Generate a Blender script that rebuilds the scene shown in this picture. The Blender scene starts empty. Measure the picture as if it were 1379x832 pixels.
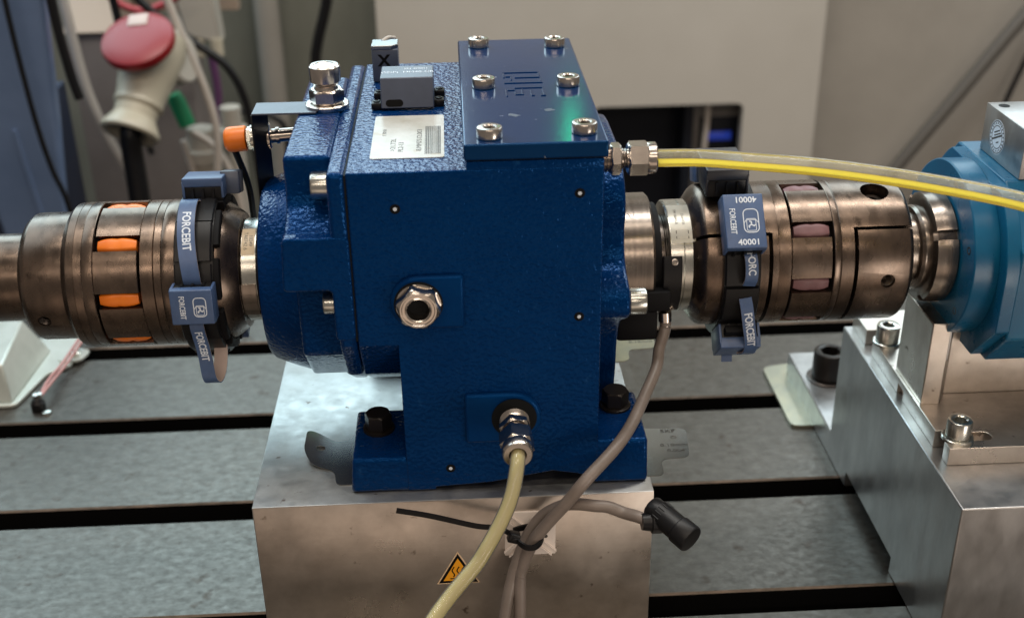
import bpy, bmesh, math, random
from mathutils import Vector, Matrix
random.seed(7)
R = math.radians
S = 0.01                                    # everything below is written in centimetres
scene = bpy.context.scene
col = scene.collection
# ------------------------------------------------------------------ camera
cam_d = bpy.data.cameras.new('camera'); cam = bpy.data.objects.new('camera', cam_d); col.objects.link(cam)
right = Vector((0.99846728, -0.05385893, -0.01273994)); down = Vector((-0.03569521, -0.45075779, -0.89193232)); fwd = Vector((0.04229589, 0.89101999, -0.45198941))
M = Matrix((right, -down, -fwd)).transposed().to_4x4(); M.translation = Vector((0, 0, 44*S))
cam.matrix_world = M
cam_d.sensor_width = 36; cam_d.lens = 1613*36/1379; cam_d.clip_start = 0.02; cam_d.clip_end = 50
cam_d.dof.use_dof = True; cam_d.dof.focus_distance = 0.575; cam_d.dof.aperture_fstop = 9.0
scene.camera = cam
# ------------------------------------------------------------------ world and lamps
w = bpy.data.worlds.new('World'); scene.world = w; w.use_nodes = True
bgn = w.node_tree.nodes['Background']; bgn.inputs[0].default_value = (0.285, 0.245, 0.21, 1); bgn.inputs[1].default_value = 0.74
def area(name, loc, target, sx, sy, power, color):
    d = bpy.data.lights.new(name, 'AREA'); d.shape = 'RECTANGLE'; d.size = sx*S; d.size_y = sy*S; d.energy = power; d.color = color
    o = bpy.data.objects.new(name, d); col.objects.link(o); o.location = Vector(loc)*S
    o.rotation_euler = (Vector(target)-Vector(loc)).to_track_quat('-Z', 'Y').to_euler(); return o
area('window_light', (-92, 177, 92), (-92, 50, 30), 184, 84, 26, (0.66, 0.90, 1.0))
area('window_light', (118, 177, 100), (118, 50, 30), 130, 84, 15, (0.74, 0.92, 1.0))
area('skylight', (-120, 105, 165), (-8, 50, 12), 120, 80, 9, (0.74, 0.90, 1.0))
area('ceiling_light_row', (0, 20, 240), (0, 60, 10), 220, 12, 10, (1.0, 0.90, 0.78))
area('ceiling_light_row', (30, -90, 210), (0, 60, 10), 260, 9, 15, (1.0, 0.84, 0.68))
area('ceiling_light_row', (-20, -170, 150), (0, 60, 10), 260, 9, 12, (1.0, 0.82, 0.66))
area('ceiling_light_row', (60, 90, 200), (40, 190, -10), 260, 20, 44, (1.0, 0.97, 0.91))
area('front_fill', (10, -70, -38), (0, 50, 12), 200, 46, 1.8, (1.0, 0.74, 0.55))  # added warm fill from low in front, brightens the front metal
area('side_fill', (75, -35, -2), (4, 50, 18), 34, 34, 2.6, (1.0, 0.90, 0.80))  # added low fill so the paint bumps catch glints
area('green_sign_light', (17.5, 172, 70), (4, 50, 25), 1.6, 6, 0.032, (0.0, 1.0, 0.42))
vs = scene.view_settings
vs.view_transform = 'Standard'; vs.look = 'None'; vs.exposure = -0.12; vs.gamma = 1.0
try: vs.use_curve_mapping = False
except Exception: pass
# ------------------------------------------------------------------ materials
def mat(name, c1, rough=0.5, metal=0.0, c2=None, vscale=(1, 1, 1), vdet=4, bump=0.0, bscale=(1, 1, 1), bdet=3, bdist=0.02, rvar=0.0,
        coat=0.0, spec=0.5, trans=0.0, emit=None, spots=None, stint=None, vcon=(0.35, 0.65)):
    m = bpy.data.materials.new(name); m.use_nodes = True; nt = m.node_tree; n = nt.nodes; l = nt.links
    b = n['Principled BSDF']; b.inputs['Base Color'].default_value = (*c1, 1); b.inputs['Roughness'].default_value = rough
    if stint: b.inputs['Specular Tint'].default_value = (*stint, 1)
    b.inputs['Metallic'].default_value = metal; b.inputs['Specular IOR Level'].default_value = spec
    b.inputs['Coat Weight'].default_value = coat; b.inputs['Coat Roughness'].default_value = 0.08
    b.inputs['Transmission Weight'].default_value = trans
    if emit: b.inputs['Emission Color'].default_value = (*emit[0], 1); b.inputs['Emission Strength'].default_value = emit[1]
    tc = n.new('ShaderNodeTexCoord')
    def noise(sc, det, rgh=0.55):
        mp = n.new('ShaderNodeMapping'); mp.inputs['Scale'].default_value = [100*v for v in sc]
        l.new(tc.outputs['Object'], mp.inputs[0])
        t = n.new('ShaderNodeTexNoise'); t.inputs['Scale'].default_value = 1; t.inputs['Detail'].default_value = det; t.inputs['Roughness'].default_value = rgh
        l.new(mp.outputs[0], t.inputs[0]); return t
    out = None
    if c2:
        t = noise(vscale, vdet, 0.65); r = n.new('ShaderNodeMapRange'); r.inputs[1].default_value = vcon[0]; r.inputs[2].default_value = vcon[1]
        l.new(t.outputs[0], r.inputs[0]); mx = n.new('ShaderNodeMix'); mx.data_type = 'RGBA'
        mx.inputs[6].default_value = (*c1, 1); mx.inputs[7].default_value = (*c2, 1); l.new(r.outputs[0], mx.inputs[0]); out = mx.outputs[2]
        if rvar:
            q = n.new('ShaderNodeMapRange'); q.inputs[3].default_value = rough-rvar; q.inputs[4].default_value = rough+rvar
            q.inputs[1].default_value = 0.3; q.inputs[2].default_value = 0.7
            t3 = noise([v*1.7 for v in vscale], 5); l.new(t3.outputs[0], q.inputs[0]); l.new(q.outputs[0], b.inputs['Roughness'])
    if spots:                                # small marks: (colour, scale, threshold, softness)
        t = noise((spots[1],)*3, 3); r = n.new('ShaderNodeMapRange'); r.inputs[1].default_value = spots[2]; r.inputs[2].default_value = spots[2]+spots[3]
        l.new(t.outputs[0], r.inputs[0]); mx = n.new('ShaderNodeMix'); mx.data_type = 'RGBA'
        if out: l.new(out, mx.inputs[6])
        else: mx.inputs[6].default_value = (*c1, 1)
        mx.inputs[7].default_value = (*spots[0], 1); l.new(r.outputs[0], mx.inputs[0]); out = mx.outputs[2]
    if out: l.new(out, b.inputs['Base Color'])
    if bump:
        t = noise(bscale, bdet, 0.5); bp = n.new('ShaderNodeBump'); bp.inputs['Strength'].default_value = bump; bp.inputs['Distance'].default_value = bdist*S
        l.new(t.outputs[0], bp.inputs['Height']); l.new(bp.outputs[0], b.inputs['Normal'])
        if coat: l.new(bp.outputs[0], b.inputs['Coat Normal'])
    return m
mats = {}
def K(k, *a, **kw): mats[k] = mat(k, *a, **kw); return mats[k]
K('cast_blue', (0.0006, 0.019, 0.086), 0.18, c2=(0.0008, 0.023, 0.098), vscale=(.3,)*3, bump=1.0, bscale=(4.8, 4.8, 4.8), bdet=1.2, bdist=0.06, spec=0.42, stint=(0.05, 0.29, 0.85), rvar=0.02, spots=((0.006, 0.04, 0.13), 1.3, .66, .1))
K('cast_blue_fine', (0.0006, 0.019, 0.086), 0.3, c2=(0.0009, 0.029, 0.114), vscale=(.3,)*3, bump=0.55, bscale=(4.5, 4.5, 4.5), bdet=2, bdist=0.03, rvar=0.02, spec=0.35, stint=(0.05, 0.32, 0.95))
K('cover_blue', (0.0011, 0.018, 0.070), 0.14, c2=(0.0014, 0.021, 0.080), vscale=(.5,)*3, bump=0.08, bscale=(3, 3, 3), bdist=0.02, spec=.4, stint=(0.15, 0.5, 1.0), spots=((0.25, 0.28, 0.33), 3.2, 0.74, 0.02))
K('groove_black', (0.004, 0.005, 0.006), 0.7, spec=.2)
K('patina_steel', (0.20, 0.148, 0.115), 0.28, 0.95, c2=(0.085, 0.066, 0.054), vscale=(.8, .45, .45), vdet=10, rvar=0.06, vcon=(.3, .7), bump=0.06, bscale=(14, .4, .4), bdist=0.01, spots=((0.05, 0.038, 0.03), 1.1, 0.66, 0.12))
K('turned_steel', (0.29, 0.25, 0.22), 0.25, 0.95, c2=(0.22, 0.19, 0.165), vscale=(5, .2, .2), rvar=0.03)
K('dark_steel', (0.12, 0.105, 0.095), 0.3, 0.9, c2=(0.06, 0.05, 0.045), vscale=(.8,)*3, rvar=0.08)
K('nickel', (0.60, 0.55, 0.50), 0.22, 1.0, c2=(0.50, 0.45, 0.41), vscale=(1.0,)*3, rvar=0.015)
K('zinc', (0.62, 0.62, 0.58), 0.25, 1.0, c2=(0.48, 0.48, 0.44), vscale=(1,)*3, rvar=0.015)
K('aluminium', (0.66, 0.605, 0.55), 0.34, 1.0, c2=(0.40, 0.355, 0.315), vscale=(.17, .22, .17), vdet=11, vcon=(.40, .68), rvar=0.10, bump=0.35, bscale=(.6, 11, 11), bdet=6, bdist=0.008, spots=((0.19, 0.15, 0.12), 1.3, 0.67, 0.09))
K('aluminium_grey', (0.46, 0.455, 0.45), 0.36, 0.92, c2=(0.35, 0.345, 0.345), vscale=(.5, .5, .2), vdet=6, rvar=0.07, bump=0.15, bscale=(6, 6, .5), bdet=4, bdist=0.006)
K('worn_edge', (0.17, 0.135, 0.11), 0.45, 0.8, c2=(0.09, 0.075, 0.062), vscale=(.8, 2, 2), vdet=8)
K('aluminium_top', (0.46, 0.465, 0.46), 0.44, 1.0, c2=(0.35, 0.345, 0.33), vscale=(.7, .7, .7), vdet=13, vcon=(.3, .7), rvar=0.08, bump=0.5, bscale=(2.2, 2.2, 2.2), bdet=12, bdist=0.02, spots=((0.18, 0.15, 0.13), 1.5, 0.70, 0.06))
K('bed_iron', (0.140, 0.128, 0.114), 0.39, 0.85, c2=(0.080, 0.072, 0.063), vscale=(1.1, 1.5, 1.5), vdet=15, vcon=(.28, .72), rvar=0.09, bump=0.6, bscale=(2.5, 5, 3), bdet=14, bdist=0.02, spots=((0.065, 0.05, 0.04), .5, 0.63, 0.10))
K('slot_shade', (0.003, 0.003, 0.003), 0.9, spec=0.1)  # black stands for the shade down in the slots
K('black_plastic', (0.006, 0.006, 0.007), 0.38, spec=.3)
K('black_matte', (0.004, 0.004, 0.005), 0.6, spec=.15)
K('black_oxide', (0.022, 0.018, 0.016), 0.3, 0.5)
K('sensor_blue', (0.058, 0.105, 0.22), 0.38, c2=(0.05, 0.09, 0.19), vscale=(2,)*3, bump=0.05, bscale=(30,)*3)
K('sensor_dark', (0.018, 0.021, 0.03), 0.35)
K('sensor_grey', (0.065, 0.082, 0.125), 0.33, c2=(0.055, 0.07, 0.105), vscale=(1,)*3)
K('strap_back', (0.50, 0.40, 0.36), 0.6)
K('print_white', (0.62, 0.68, 0.76), 0.5)
K('print_black', (0.004, 0.004, 0.004), 0.6, spec=.12)
K('print_grey', (0.06, 0.055, 0.05), 0.5)
K('orange_plastic', (0.80, 0.20, 0.012), 0.38, c2=(0.72, 0.16, 0.01), vscale=(1.2,)*3, bump=0.1, bscale=(8,)*3)
K('pink_rubber', (0.19, 0.095, 0.105), 0.5, c2=(0.15, 0.075, 0.082), vscale=(1.2,)*3)
K('teal_paint', (0.003, 0.10, 0.20), 0.30, spec=.3, c2=(0.004, 0.073, 0.16), vscale=(.3,)*3, rvar=0.06, bump=0.05, bscale=(9,)*3, spots=((0.02, 0.03, 0.04), 1.1, .72, .08))
K('paper_label', (0.36, 0.34, 0.29), 0.3, c2=(0.50, 0.49, 0.46), vscale=(.5,)*3, bump=0.5, bscale=(1.3,)*3, bdist=0.03, spots=((0.35, 0.27, 0.17), .9, .62, .1))
K('gold_label', (0.55, 0.42, 0.26), 0.4, c2=(0.62, 0.50, 0.34), vscale=(2,)*3)
K('film_label', (0.50, 0.48, 0.42), 0.3, 0.4, c2=(0.42, 0.42, 0.38), vscale=(2,)*3)
K('mount_beige', (0.82, 0.74, 0.68), 0.5)
K('cable_grey', (0.20, 0.165, 0.145), 0.42, c2=(0.17, 0.14, 0.12), vscale=(1,)*3)
K('warn_orange', (0.85, 0.36, 0.01), 0.45)
K('warn_rim', (0.75, 0.55, 0.35), 0.5)
K('shim_steel', (0.36, 0.37, 0.37), 0.26, 0.95, c2=(0.31, 0.32, 0.32), vscale=(.5,)*3)
K('shim_yellow', (0.42, 0.40, 0.30), 0.3, 0.85, c2=(0.34, 0.34, 0.28), vscale=(.8,)*3)
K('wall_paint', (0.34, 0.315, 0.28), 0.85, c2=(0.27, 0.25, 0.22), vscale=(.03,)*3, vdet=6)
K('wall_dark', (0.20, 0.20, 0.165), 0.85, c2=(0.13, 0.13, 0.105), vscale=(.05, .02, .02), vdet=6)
K('cabinet_beige', (0.50, 0.475, 0.43), 0.5, c2=(0.46, 0.435, 0.39), vscale=(.04,)*3)
K('floor_dark', (0.03, 0.03, 0.032), 0.7)
K('inside_black', (0.008, 0.010, 0.016), 0.5, spec=.2)
K('rack_grey', (0.16, 0.15, 0.14), 0.5)
K('display_blue', (0.01, 0.03, 0.3), 0.3, emit=((0.06, 0.14, 1.0), 0.16))
K('door_blue', (0.125, 0.18, 0.30), 0.5, c2=(0.085, 0.13, 0.23), vscale=(.06,)*3)
K('navy', (0.015, 0.025, 0.055), 0.5)
K('box_taupe', (0.17, 0.145, 0.135), 0.6, c2=(0.14, 0.12, 0.11), vscale=(.15,)*3)
K('box_taupe_lit', (0.42, 0.33, 0.26), 0.6)  # lit copy of the box taupe, brightness put into the colour
K('plug_red', (0.22, 0.006, 0.009), 0.4)
K('plug_cream', (0.44, 0.40, 0.31), 0.4)
K('pipe_white', (0.38, 0.355, 0.31), 0.5)
K('cable_light', (0.42, 0.38, 0.34), 0.5)
K('cable_red', (0.35, 0.04, 0.05), 0.5)
K('cable_purple', (0.09, 0.03, 0.09), 0.5)
K('green_plastic', (0.01, 0.22, 0.09), 0.5)
K('white_metal', (0.60, 0.64, 0.60), 0.35, .4, c2=(0.48, 0.52, 0.48), vscale=(.3,)*3)
K('wire_pink', (0.40, 0.20, 0.19), 0.45)
K('conduit_grey', (0.10, 0.092, 0.082), 0.5)
def clear_mat(name, tint, whitish, fac):
    m = bpy.data.materials.new(name); m.use_nodes = True; nt = m.node_tree; n = nt.nodes; l = nt.links
    n.remove(n['Principled BSDF']); out = n['Material Output']
    tr = n.new('ShaderNodeBsdfTransparent'); tr.inputs[0].default_value = (*tint, 1)
    gl = n.new('ShaderNodeBsdfGlossy'); gl.inputs['Roughness'].default_value = 0.12
    df = n.new('ShaderNodeBsdfDiffuse'); df.inputs[0].default_value = (*whitish, 1)
    m1 = n.new('ShaderNodeMixShader'); m1.inputs[0].default_value = fac; l.new(tr.outputs[0], m1.inputs[1]); l.new(df.outputs[0], m1.inputs[2])
    fr = n.new('ShaderNodeFresnel'); fr.inputs[0].default_value = 1.36
    m2 = n.new('ShaderNodeMixShader'); l.new(fr.outputs[0], m2.inputs[0]); l.new(m1.outputs[0], m2.inputs[1]); l.new(gl.outputs[0], m2.inputs[2])
    l.new(m2.outputs[0], out.inputs[0]); mats[name] = m
clear_mat('clear_tube', (0.99, 0.99, 0.95), (0.88, 0.88, 0.78), 0.15)
def glow_through(name, c, tr=.6):
    m = bpy.data.materials.new(name); m.use_nodes = True; n = m.node_tree.nodes; l = m.node_tree.links; n.remove(n['Principled BSDF'])
    d = n.new('ShaderNodeBsdfDiffuse'); d.inputs[0].default_value = (*c, 1); t = n.new('ShaderNodeBsdfTranslucent'); t.inputs[0].default_value = (*c, 1)
    x = n.new('ShaderNodeMixShader'); x.inputs[0].default_value = tr; l.new(d.outputs[0], x.inputs[1]); l.new(t.outputs[0], x.inputs[2]); l.new(x.outputs[0], n['Material Output'].inputs[0]); mats[name] = m
glow_through('oil_yellow', (1.0, 0.88, 0.06), .5); glow_through('oil_pale', (0.66, 0.56, 0.16), .45); glow_through('air_core', (0.85, 0.86, 0.76), .45)
# ------------------------------------------------------------------ helpers
def new(): return bmesh.new()
def finish(name, bm, m, parent=None, base=(0, 0, 0), angle=32, bev=0, seg=2, flat=False):
    base = Vector(parent['base']) if parent is not None else Vector(base)
    bmesh.ops.recalc_face_normals(bm, faces=bm.faces)
    for v in bm.verts: v.co = (v.co-base)*S
    me = bpy.data.meshes.new(name); bm.to_mesh(me); bm.free()
    for mm in (m if isinstance(m, (list, tuple)) else [m]): me.materials.append(mats[mm])
    if not flat:
        me.polygons.foreach_set('use_smooth', [True]*len(me.polygons)); me.set_sharp_from_angle(angle=R(angle))
    o = bpy.data.objects.new(name, me); col.objects.link(o)
    if parent is not None: o.parent = parent
    else: o.location = base*S
    o['base'] = tuple(base)
    if bev:
        md = o.modifiers.new('bevel', 'BEVEL'); md.width = bev*S; md.segments = seg; md.limit_method = 'ANGLE'; md.angle_limit = R(35); md.harden_normals = False
    return o
def thing(name, label, cat, base=(0, 0, 0), group=None):
    o = bpy.data.objects.new(name, None); col.objects.link(o); o.location = Vector(base)*S; o['base'] = tuple(base); o.empty_display_size = 0.02
    o['label'] = label; o['category'] = cat
    if group: o['group'] = group
    return o
def tag(o, label=None, cat=None, group=None, kind=None):
    if label: o['label'] = label
    if cat: o['category'] = cat
    if group: o['group'] = group
    if kind: o['kind'] = kind
    return o
def box(bm, x0, x1, y0, y1, z0, z1, b=0, seg=2, Mx=None):
    r = bmesh.ops.create_cube(bm, size=1); vs = r['verts']
    for v in vs: v.co = Vector(((x0+x1)/2+v.co.x*(x1-x0), (y0+y1)/2+v.co.y*(y1-y0), (z0+z1)/2+v.co.z*(z1-z0)))
    if b:
        es = {e for v in vs for e in v.link_edges}
        rr = bmesh.ops.bevel(bm, geom=list(es), offset=b, segments=seg, profile=0.5, affect='EDGES'); vs = list({v for f in rr['faces'] for v in f.verts} | {v for v in vs if v.is_valid})
    if Mx is not None:
        for v in vs: v.co = Mx @ v.co
    return vs
def prism(bm, pts, ax, a, b, Mx=None):
    """extrude a 2D polygon along axis 'x','y','z' from a to b; pts are (y,z), (x,z) or (x,y)"""
    def p(q, t):
        c = {'x': (t, q[0], q[1]), 'y': (q[0], t, q[1]), 'z': (q[0], q[1], t)}[ax]
        c = Vector(c); return Mx @ c if Mx is not None else c
    A = [bm.verts.new(p(q, a)) for q in pts]; B = [bm.verts.new(p(q, b)) for q in pts]; n = len(pts)
    bm.faces.new(A); bm.faces.new(B[::-1])
    for i in range(n): bm.faces.new((A[i], B[i], B[(i+1) % n], A[(i+1) % n]))
def frame(o, z, x=None):
    z = Vector(z).normalized(); x = Vector(x) if x is not None else (Vector((1, 0, 0)) if abs(z.x) < 0.9 else Vector((0, 0, 1)))
    x = (x - z*x.dot(z)).normalized(); y = z.cross(x)
    Mx = Matrix((x, y, z)).transposed().to_4x4(); Mx.translation = Vector(o); return Mx
def rad(k, r, th, a=None):
    if k == 'c': return r
    t = (th+math.pi/6) % (math.pi/3) - math.pi/6
    h = r/math.cos(t)
    return min(h, a) if a else h
def lathe(bm, Mx, rings, seg=48, a0=0, a1=360, cap=True):
    """rings: (height, radius[, 'c'|'h'[, cap radius]]) along the local z of Mx; 'h' is a hexagon of that apothem"""
    full = abs(a1-a0) >= 360; n = seg if full else seg+1; L = []
    for rg in rings:
        h, r = rg[0], rg[1]; k = rg[2] if len(rg) > 2 else 'c'; ca = rg[3] if len(rg) > 3 else None
        if r <= 1e-6: L.append([bm.verts.new(Mx @ Vector((0, 0, h)))]*n); continue
        row = []
        for i in range(n):
            th = R(a0+(a1-a0)*i/seg); rr = rad(k, r, th, ca); row.append(bm.verts.new(Mx @ Vector((rr*math.cos(th), rr*math.sin(th), h))))
        L.append(row)
    m = n if full else n-1
    for j in range(len(L)-1):
        for i in range(m):
            q = [L[j][i], L[j][(i+1) % n], L[j+1][(i+1) % n], L[j+1][i]]; u = []
            for v in q:
                if v not in u: u.append(v)
            if len(u) > 2:
                try: bm.faces.new(u)
                except ValueError: pass
    if cap and full:
        for e in (L[0], L[-1]):
            if len(set(e)) > 2: bm.faces.new(e)
AY, AZ = 56.0, 18.4
def polar(x, r, th): return Vector((x, AY-r*math.cos(R(th)), AZ+r*math.sin(R(th))))
XM = frame((0, AY, AZ), (1, 0, 0), (0, -1, 0))    # local z along +X; local x towards the viewer
def turn(bm, prof, seg=96): lathe(bm, XM, prof, seg)
def sector(bm, x0, x1, r0, r1, a0, a1, n=10, b=0.0):
    rows = []
    for i in range(n+1):
        th = a0+(a1-a0)*i/n; rows.append([bm.verts.new(polar(x, r, th)) for x, r in ((x0, r0), (x1, r0), (x1, r1-b), (x1-b, r1), (x0+b, r1), (x0, r1-b)) ] if b else [bm.verts.new(polar(x, r, th)) for x, r in ((x0, r0), (x1, r0), (x1, r1), (x0, r1))])
    k = len(rows[0])
    for i in range(n):
        for j in range(k): bm.faces.new((rows[i][j], rows[i][(j+1) % k], rows[i+1][(j+1) % k], rows[i+1][j]))
    bm.faces.new(rows[0]); bm.faces.new(rows[-1][::-1])
def smooth(pts, n=8):
    P = [Vector(p) for p in pts]; P = [P[0]*2-P[1]]+P+[P[-1]*2-P[-2]]; out = []
    for i in range(1, len(P)-2):
        for k in range(n):
            t = k/n; a, b, c, d = P[i-1:i+3]
            out.append(0.5*((2*b)+(c-a)*t+(2*a-5*b+4*c-d)*t*t+(3*b-a-3*c+d)*t**3))
    out.append(P[-2]); return out
def sweep(bm, pts, prof, up=(0, 0, 1), n=8, sm=True):
    """prof: closed list of (side, up) offsets"""
    P = smooth(pts, n) if sm else [Vector(p) for p in pts]; up = Vector(up); rows = []
    for i, p in enumerate(P):
        t = (P[min(i+1, len(P)-1)]-P[max(i-1, 0)]).normalized(); s = t.cross(up).normalized(); u = s.cross(t)
        rows.append([bm.verts.new(p+s*a+u*b) for a, b in prof])
    k = len(prof)
    for i in range(len(rows)-1):
        for j in range(k): bm.faces.new((rows[i][j], rows[i][(j+1) % k], rows[i+1][(j+1) % k], rows[i+1][j]))
    bm.faces.new(rows[0]); bm.faces.new(rows[-1][::-1])
def circ(r, k=14): return [(r*math.cos(2*math.pi*i/k), r*math.sin(2*math.pi*i/k)) for i in range(k)]
def tube(bm, pts, r, up=(0.13, 0.2, 1), n=8, k=14): sweep(bm, pts, circ(r, k), up, n)
def cut(o, *cutters):
    for c in cutters:
        bmesh.ops.recalc_face_normals(c, faces=c.faces)
        for v in c.verts: v.co = (v.co-Vector(o['base']))*S
        me = bpy.data.meshes.new('cut'); c.to_mesh(me); c.free()
        for mm in o.data.materials: me.materials.append(mm)
        co = bpy.data.objects.new('cut', me); col.objects.link(co); co.matrix_world = Matrix.Translation(Vector(o['base'])*S)
        par = o.parent; o.parent = None; loc = o.location.copy(); o.location = Vector(o['base'])*S
        keep = [(m.type, m) for m in o.modifiers]
        for _, m in keep: m.show_viewport = False
        md = o.modifiers.new('b', 'BOOLEAN'); md.operation = 'DIFFERENCE'; md.solver = 'EXACT'; md.object = co
        bpy.context.view_layer.update(); dg = bpy.context.evaluated_depsgraph_get()
        nm = bpy.data.meshes.new_from_object(o.evaluated_get(dg)); old = o.data; nm.name = old.name; o.modifiers.remove(md); o.data = nm
        for _, m in keep: m.show_viewport = True
        nm.set_sharp_from_angle(angle=R(32))
        o.parent = par; o.location = loc
        bpy.data.objects.remove(co); bpy.data.meshes.remove(me)
    return o
def cyl_bm(o, d, r, h, seg=32):
    b = new(); lathe(b, frame(o, d), [(0, r), (h, r)], seg); return b
def text_bm(s, size, depth=0.012, bold=0.0, align='CENTER'):
    cu = bpy.data.curves.new('txt', 'FONT'); cu.body = s; cu.size = size; cu.extrude = depth/2; cu.align_x = align; cu.align_y = 'CENTER'; cu.offset = bold; cu.resolution_u = 3
    ob = bpy.data.objects.new('txt', cu); col.objects.link(ob); bpy.context.view_layer.update()
    me = bpy.data.meshes.new_from_object(ob.evaluated_get(bpy.context.evaluated_depsgraph_get()))
    b = new(); b.from_mesh(me); bpy.data.objects.remove(ob); bpy.data.curves.remove(cu); bpy.data.meshes.remove(me)
    b.verts.ensure_lookup_table(); return b
def warp(b, f):
    for v in b.verts: v.co = f(v.co)
    return b
def merge(dst, src):
    me = bpy.data.meshes.new('t'); src.to_mesh(me); src.free(); dst.from_mesh(me); bpy.data.meshes.remove(me)
def put_text(dst, s, size, Mx, bold=0.0, depth=0.012, sx=1.0):
    b = text_bm(s, size, depth, bold); warp(b, lambda c: Mx @ Vector((c.x*sx, c.y, c.z+depth/2))); merge(dst, b)
def flatline(bm, pts, wd, f, closed=False, h=0.012):
    """ribbon of width wd through 2D points, mapped by f(x,y,z)"""
    n = len(pts); P = [Vector((*p, 0)) for p in pts]
    rows = []
    for i in range(n):
        a = P[(i-1) % n] if (closed or i > 0) else P[i]; b = P[(i+1) % n] if (closed or i < n-1) else P[i]
        t = (b-a).normalized(); s = Vector((-t.y, t.x, 0))*wd/2
        rows.append([bm.verts.new(f(q.x, q.y, z)) for q, z in ((P[i]-s, 0), (P[i]+s, 0), (P[i]+s, h), (P[i]-s, h))])
    for i in range(n if closed else n-1):
        A, B = rows[i], rows[(i+1) % n]
        for j in range(4): bm.faces.new((A[j], A[(j+1) % 4], B[(j+1) % 4], B[j]))
    if not closed: bm.faces.new(rows[0]); bm.faces.new(rows[-1][::-1])
def rrect(x0, x1, y0, y1, r, n=4):
    out = []
    for cx_, cy_, a in ((x1-r, y1-r, 0), (x0+r, y1-r, 90), (x0+r, y0+r, 180), (x1-r, y0+r, 270)):
        for k in range(n+1):
            t = R(a+90*k/n); out.append((cx_+r*math.cos(t), cy_+r*math.sin(t)))
    return out
def rot_pts(pts, r=.25, n=3):
    out = []; N = len(pts)
    for i in range(N):
        p0, p, p1 = Vector(pts[i-1]), Vector(pts[i]), Vector(pts[(i+1) % N]); a = p+(p0-p).normalized()*min(r, (p0-p).length*.45); c = p+(p1-p).normalized()*min(r, (p1-p).length*.45)
        for k in range(n+1): u = k/n; out.append(tuple((a*(1-u)**2+p*2*u*(1-u)+c*u*u)))
    return out
def cap_screw(name, o, d, rh, hh, m, parent, rs=None, washer=0, knurl=False):
    """hexagon-socket cap screw: head with chamfer and a real hex recess, washer as a sub-part"""
    b = new(); rs = rs or rh*0.45; w0 = 0.18 if washer else 0; ch = rh*0.14
    rr = [(w0, rh*0.96), (w0+0.04, rh), (w0+hh-ch, rh), (w0+hh-ch*0.3, rh-ch*0.35), (w0+hh, rh-ch), (w0+hh, rs*1.28), (w0+hh-0.06, rs, 'h'), (w0+hh*0.4, rs, 'h'), (w0+hh*0.32, 0)]
    lathe(b, frame(o, d), rr, 48)
    s = finish(name, b, m, parent, angle=28)
    if washer:
        b = new(); lathe(b, frame(o, d), [(0, washer), (0.13, washer), (0.17, washer-0.05), (0.17, rh*0.5)], 40); finish('washer', b, 'zinc' if m != 'black_oxide' else 'dark_steel', s)
    return s
def hexnut(bm, Mx, h0, h1, ap, seg=72):
    c = ap*1.115; ch = ap*0.10
    lathe(bm, Mx, [(h0, ap*0.97), (h0+ch, ap, 'h', c), (h0+ch*1.3, ap, 'h'), (h1-ch*1.3, ap, 'h'), (h1-ch, ap, 'h', c), (h1, ap*0.97)], seg)
# ================================================================== THE SETTING
b = new(); box(b, -75, 75, 30, 100, -8, -3); bed = tag(finish('machine_bed', b, 'slot_shade'), kind='structure')
edges = [(30, 39.3), (41.1, 49.6), (51.35, 59.9), (61.7, 70.2), (72.0, 80.75), (82.6, 91.1), (92.9, 100)]
for y0, y1 in edges:
    b = new(); box(b, -75, 75, y0, y1, -3, 0, 0.11, 1); o = finish('bed_strip', b, ['bed_iron', 'slot_shade', 'worn_edge'], bed)
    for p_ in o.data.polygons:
        if abs(p_.normal.y) > .5 and p_.area > 0.02: p_.material_index = 1   # slot sides coloured black for the shade inside
        elif abs(p_.normal.y) > .3 and p_.normal.z > .3: p_.material_index = 2   # rubbed, rusty lips
b = new(); box(b, -250, 250, -60, 192, -92, -90); tag(finish('floor', b, 'floor_dark'), kind='structure')
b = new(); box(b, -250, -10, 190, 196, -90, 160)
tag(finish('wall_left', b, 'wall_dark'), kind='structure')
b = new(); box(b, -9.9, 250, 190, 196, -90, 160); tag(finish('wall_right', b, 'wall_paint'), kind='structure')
# ================================================================== GEARBOX
g = thing('gearbox', 'blue cast gearbox with bolted top cover standing on the aluminium block', 'gearbox', (0.8, 56, 10.3))
b = new(); box(b, -4.66, 6.25, 47.5, 64.5, 10.35, 26.5)
hs = finish('housing', b, 'cast_blue', g)
c1 = new(); prism(c1, [(40, 18.3), (47.5, 18.3), (49.2, 15.9), (52, 14.1), (54.5, 13.3), (57.5, 13.3), (60, 14.1), (62.8, 15.9), (64.5, 18.3), (72, 18.3), (72, 5), (40, 5)], 'x', -8, -2.86)
c2 = new(); prism(c2, [(-1.7, 5), (-1.5, 10.5), (1.2, 10.65), (2.6, 10.9), (4.1, 11.15), (5.2, 10.95), (6.0, 10.75), (8, 10.7), (8, 5)], 'y', 40, 70)
cut(hs, c1, c2)
b = new(); fp = [(-5.5, 10.32), (-1.85, 10.32), (-1.75, 10.52), (-2.9, 12.15), (-5.5, 12.15)]
md = hs.modifiers.new('bevel', 'BEVEL'); md.width = 0.48*S; md.segments = 4; md.limit_method = 'ANGLE'; md.angle_limit = R(40)
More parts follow.
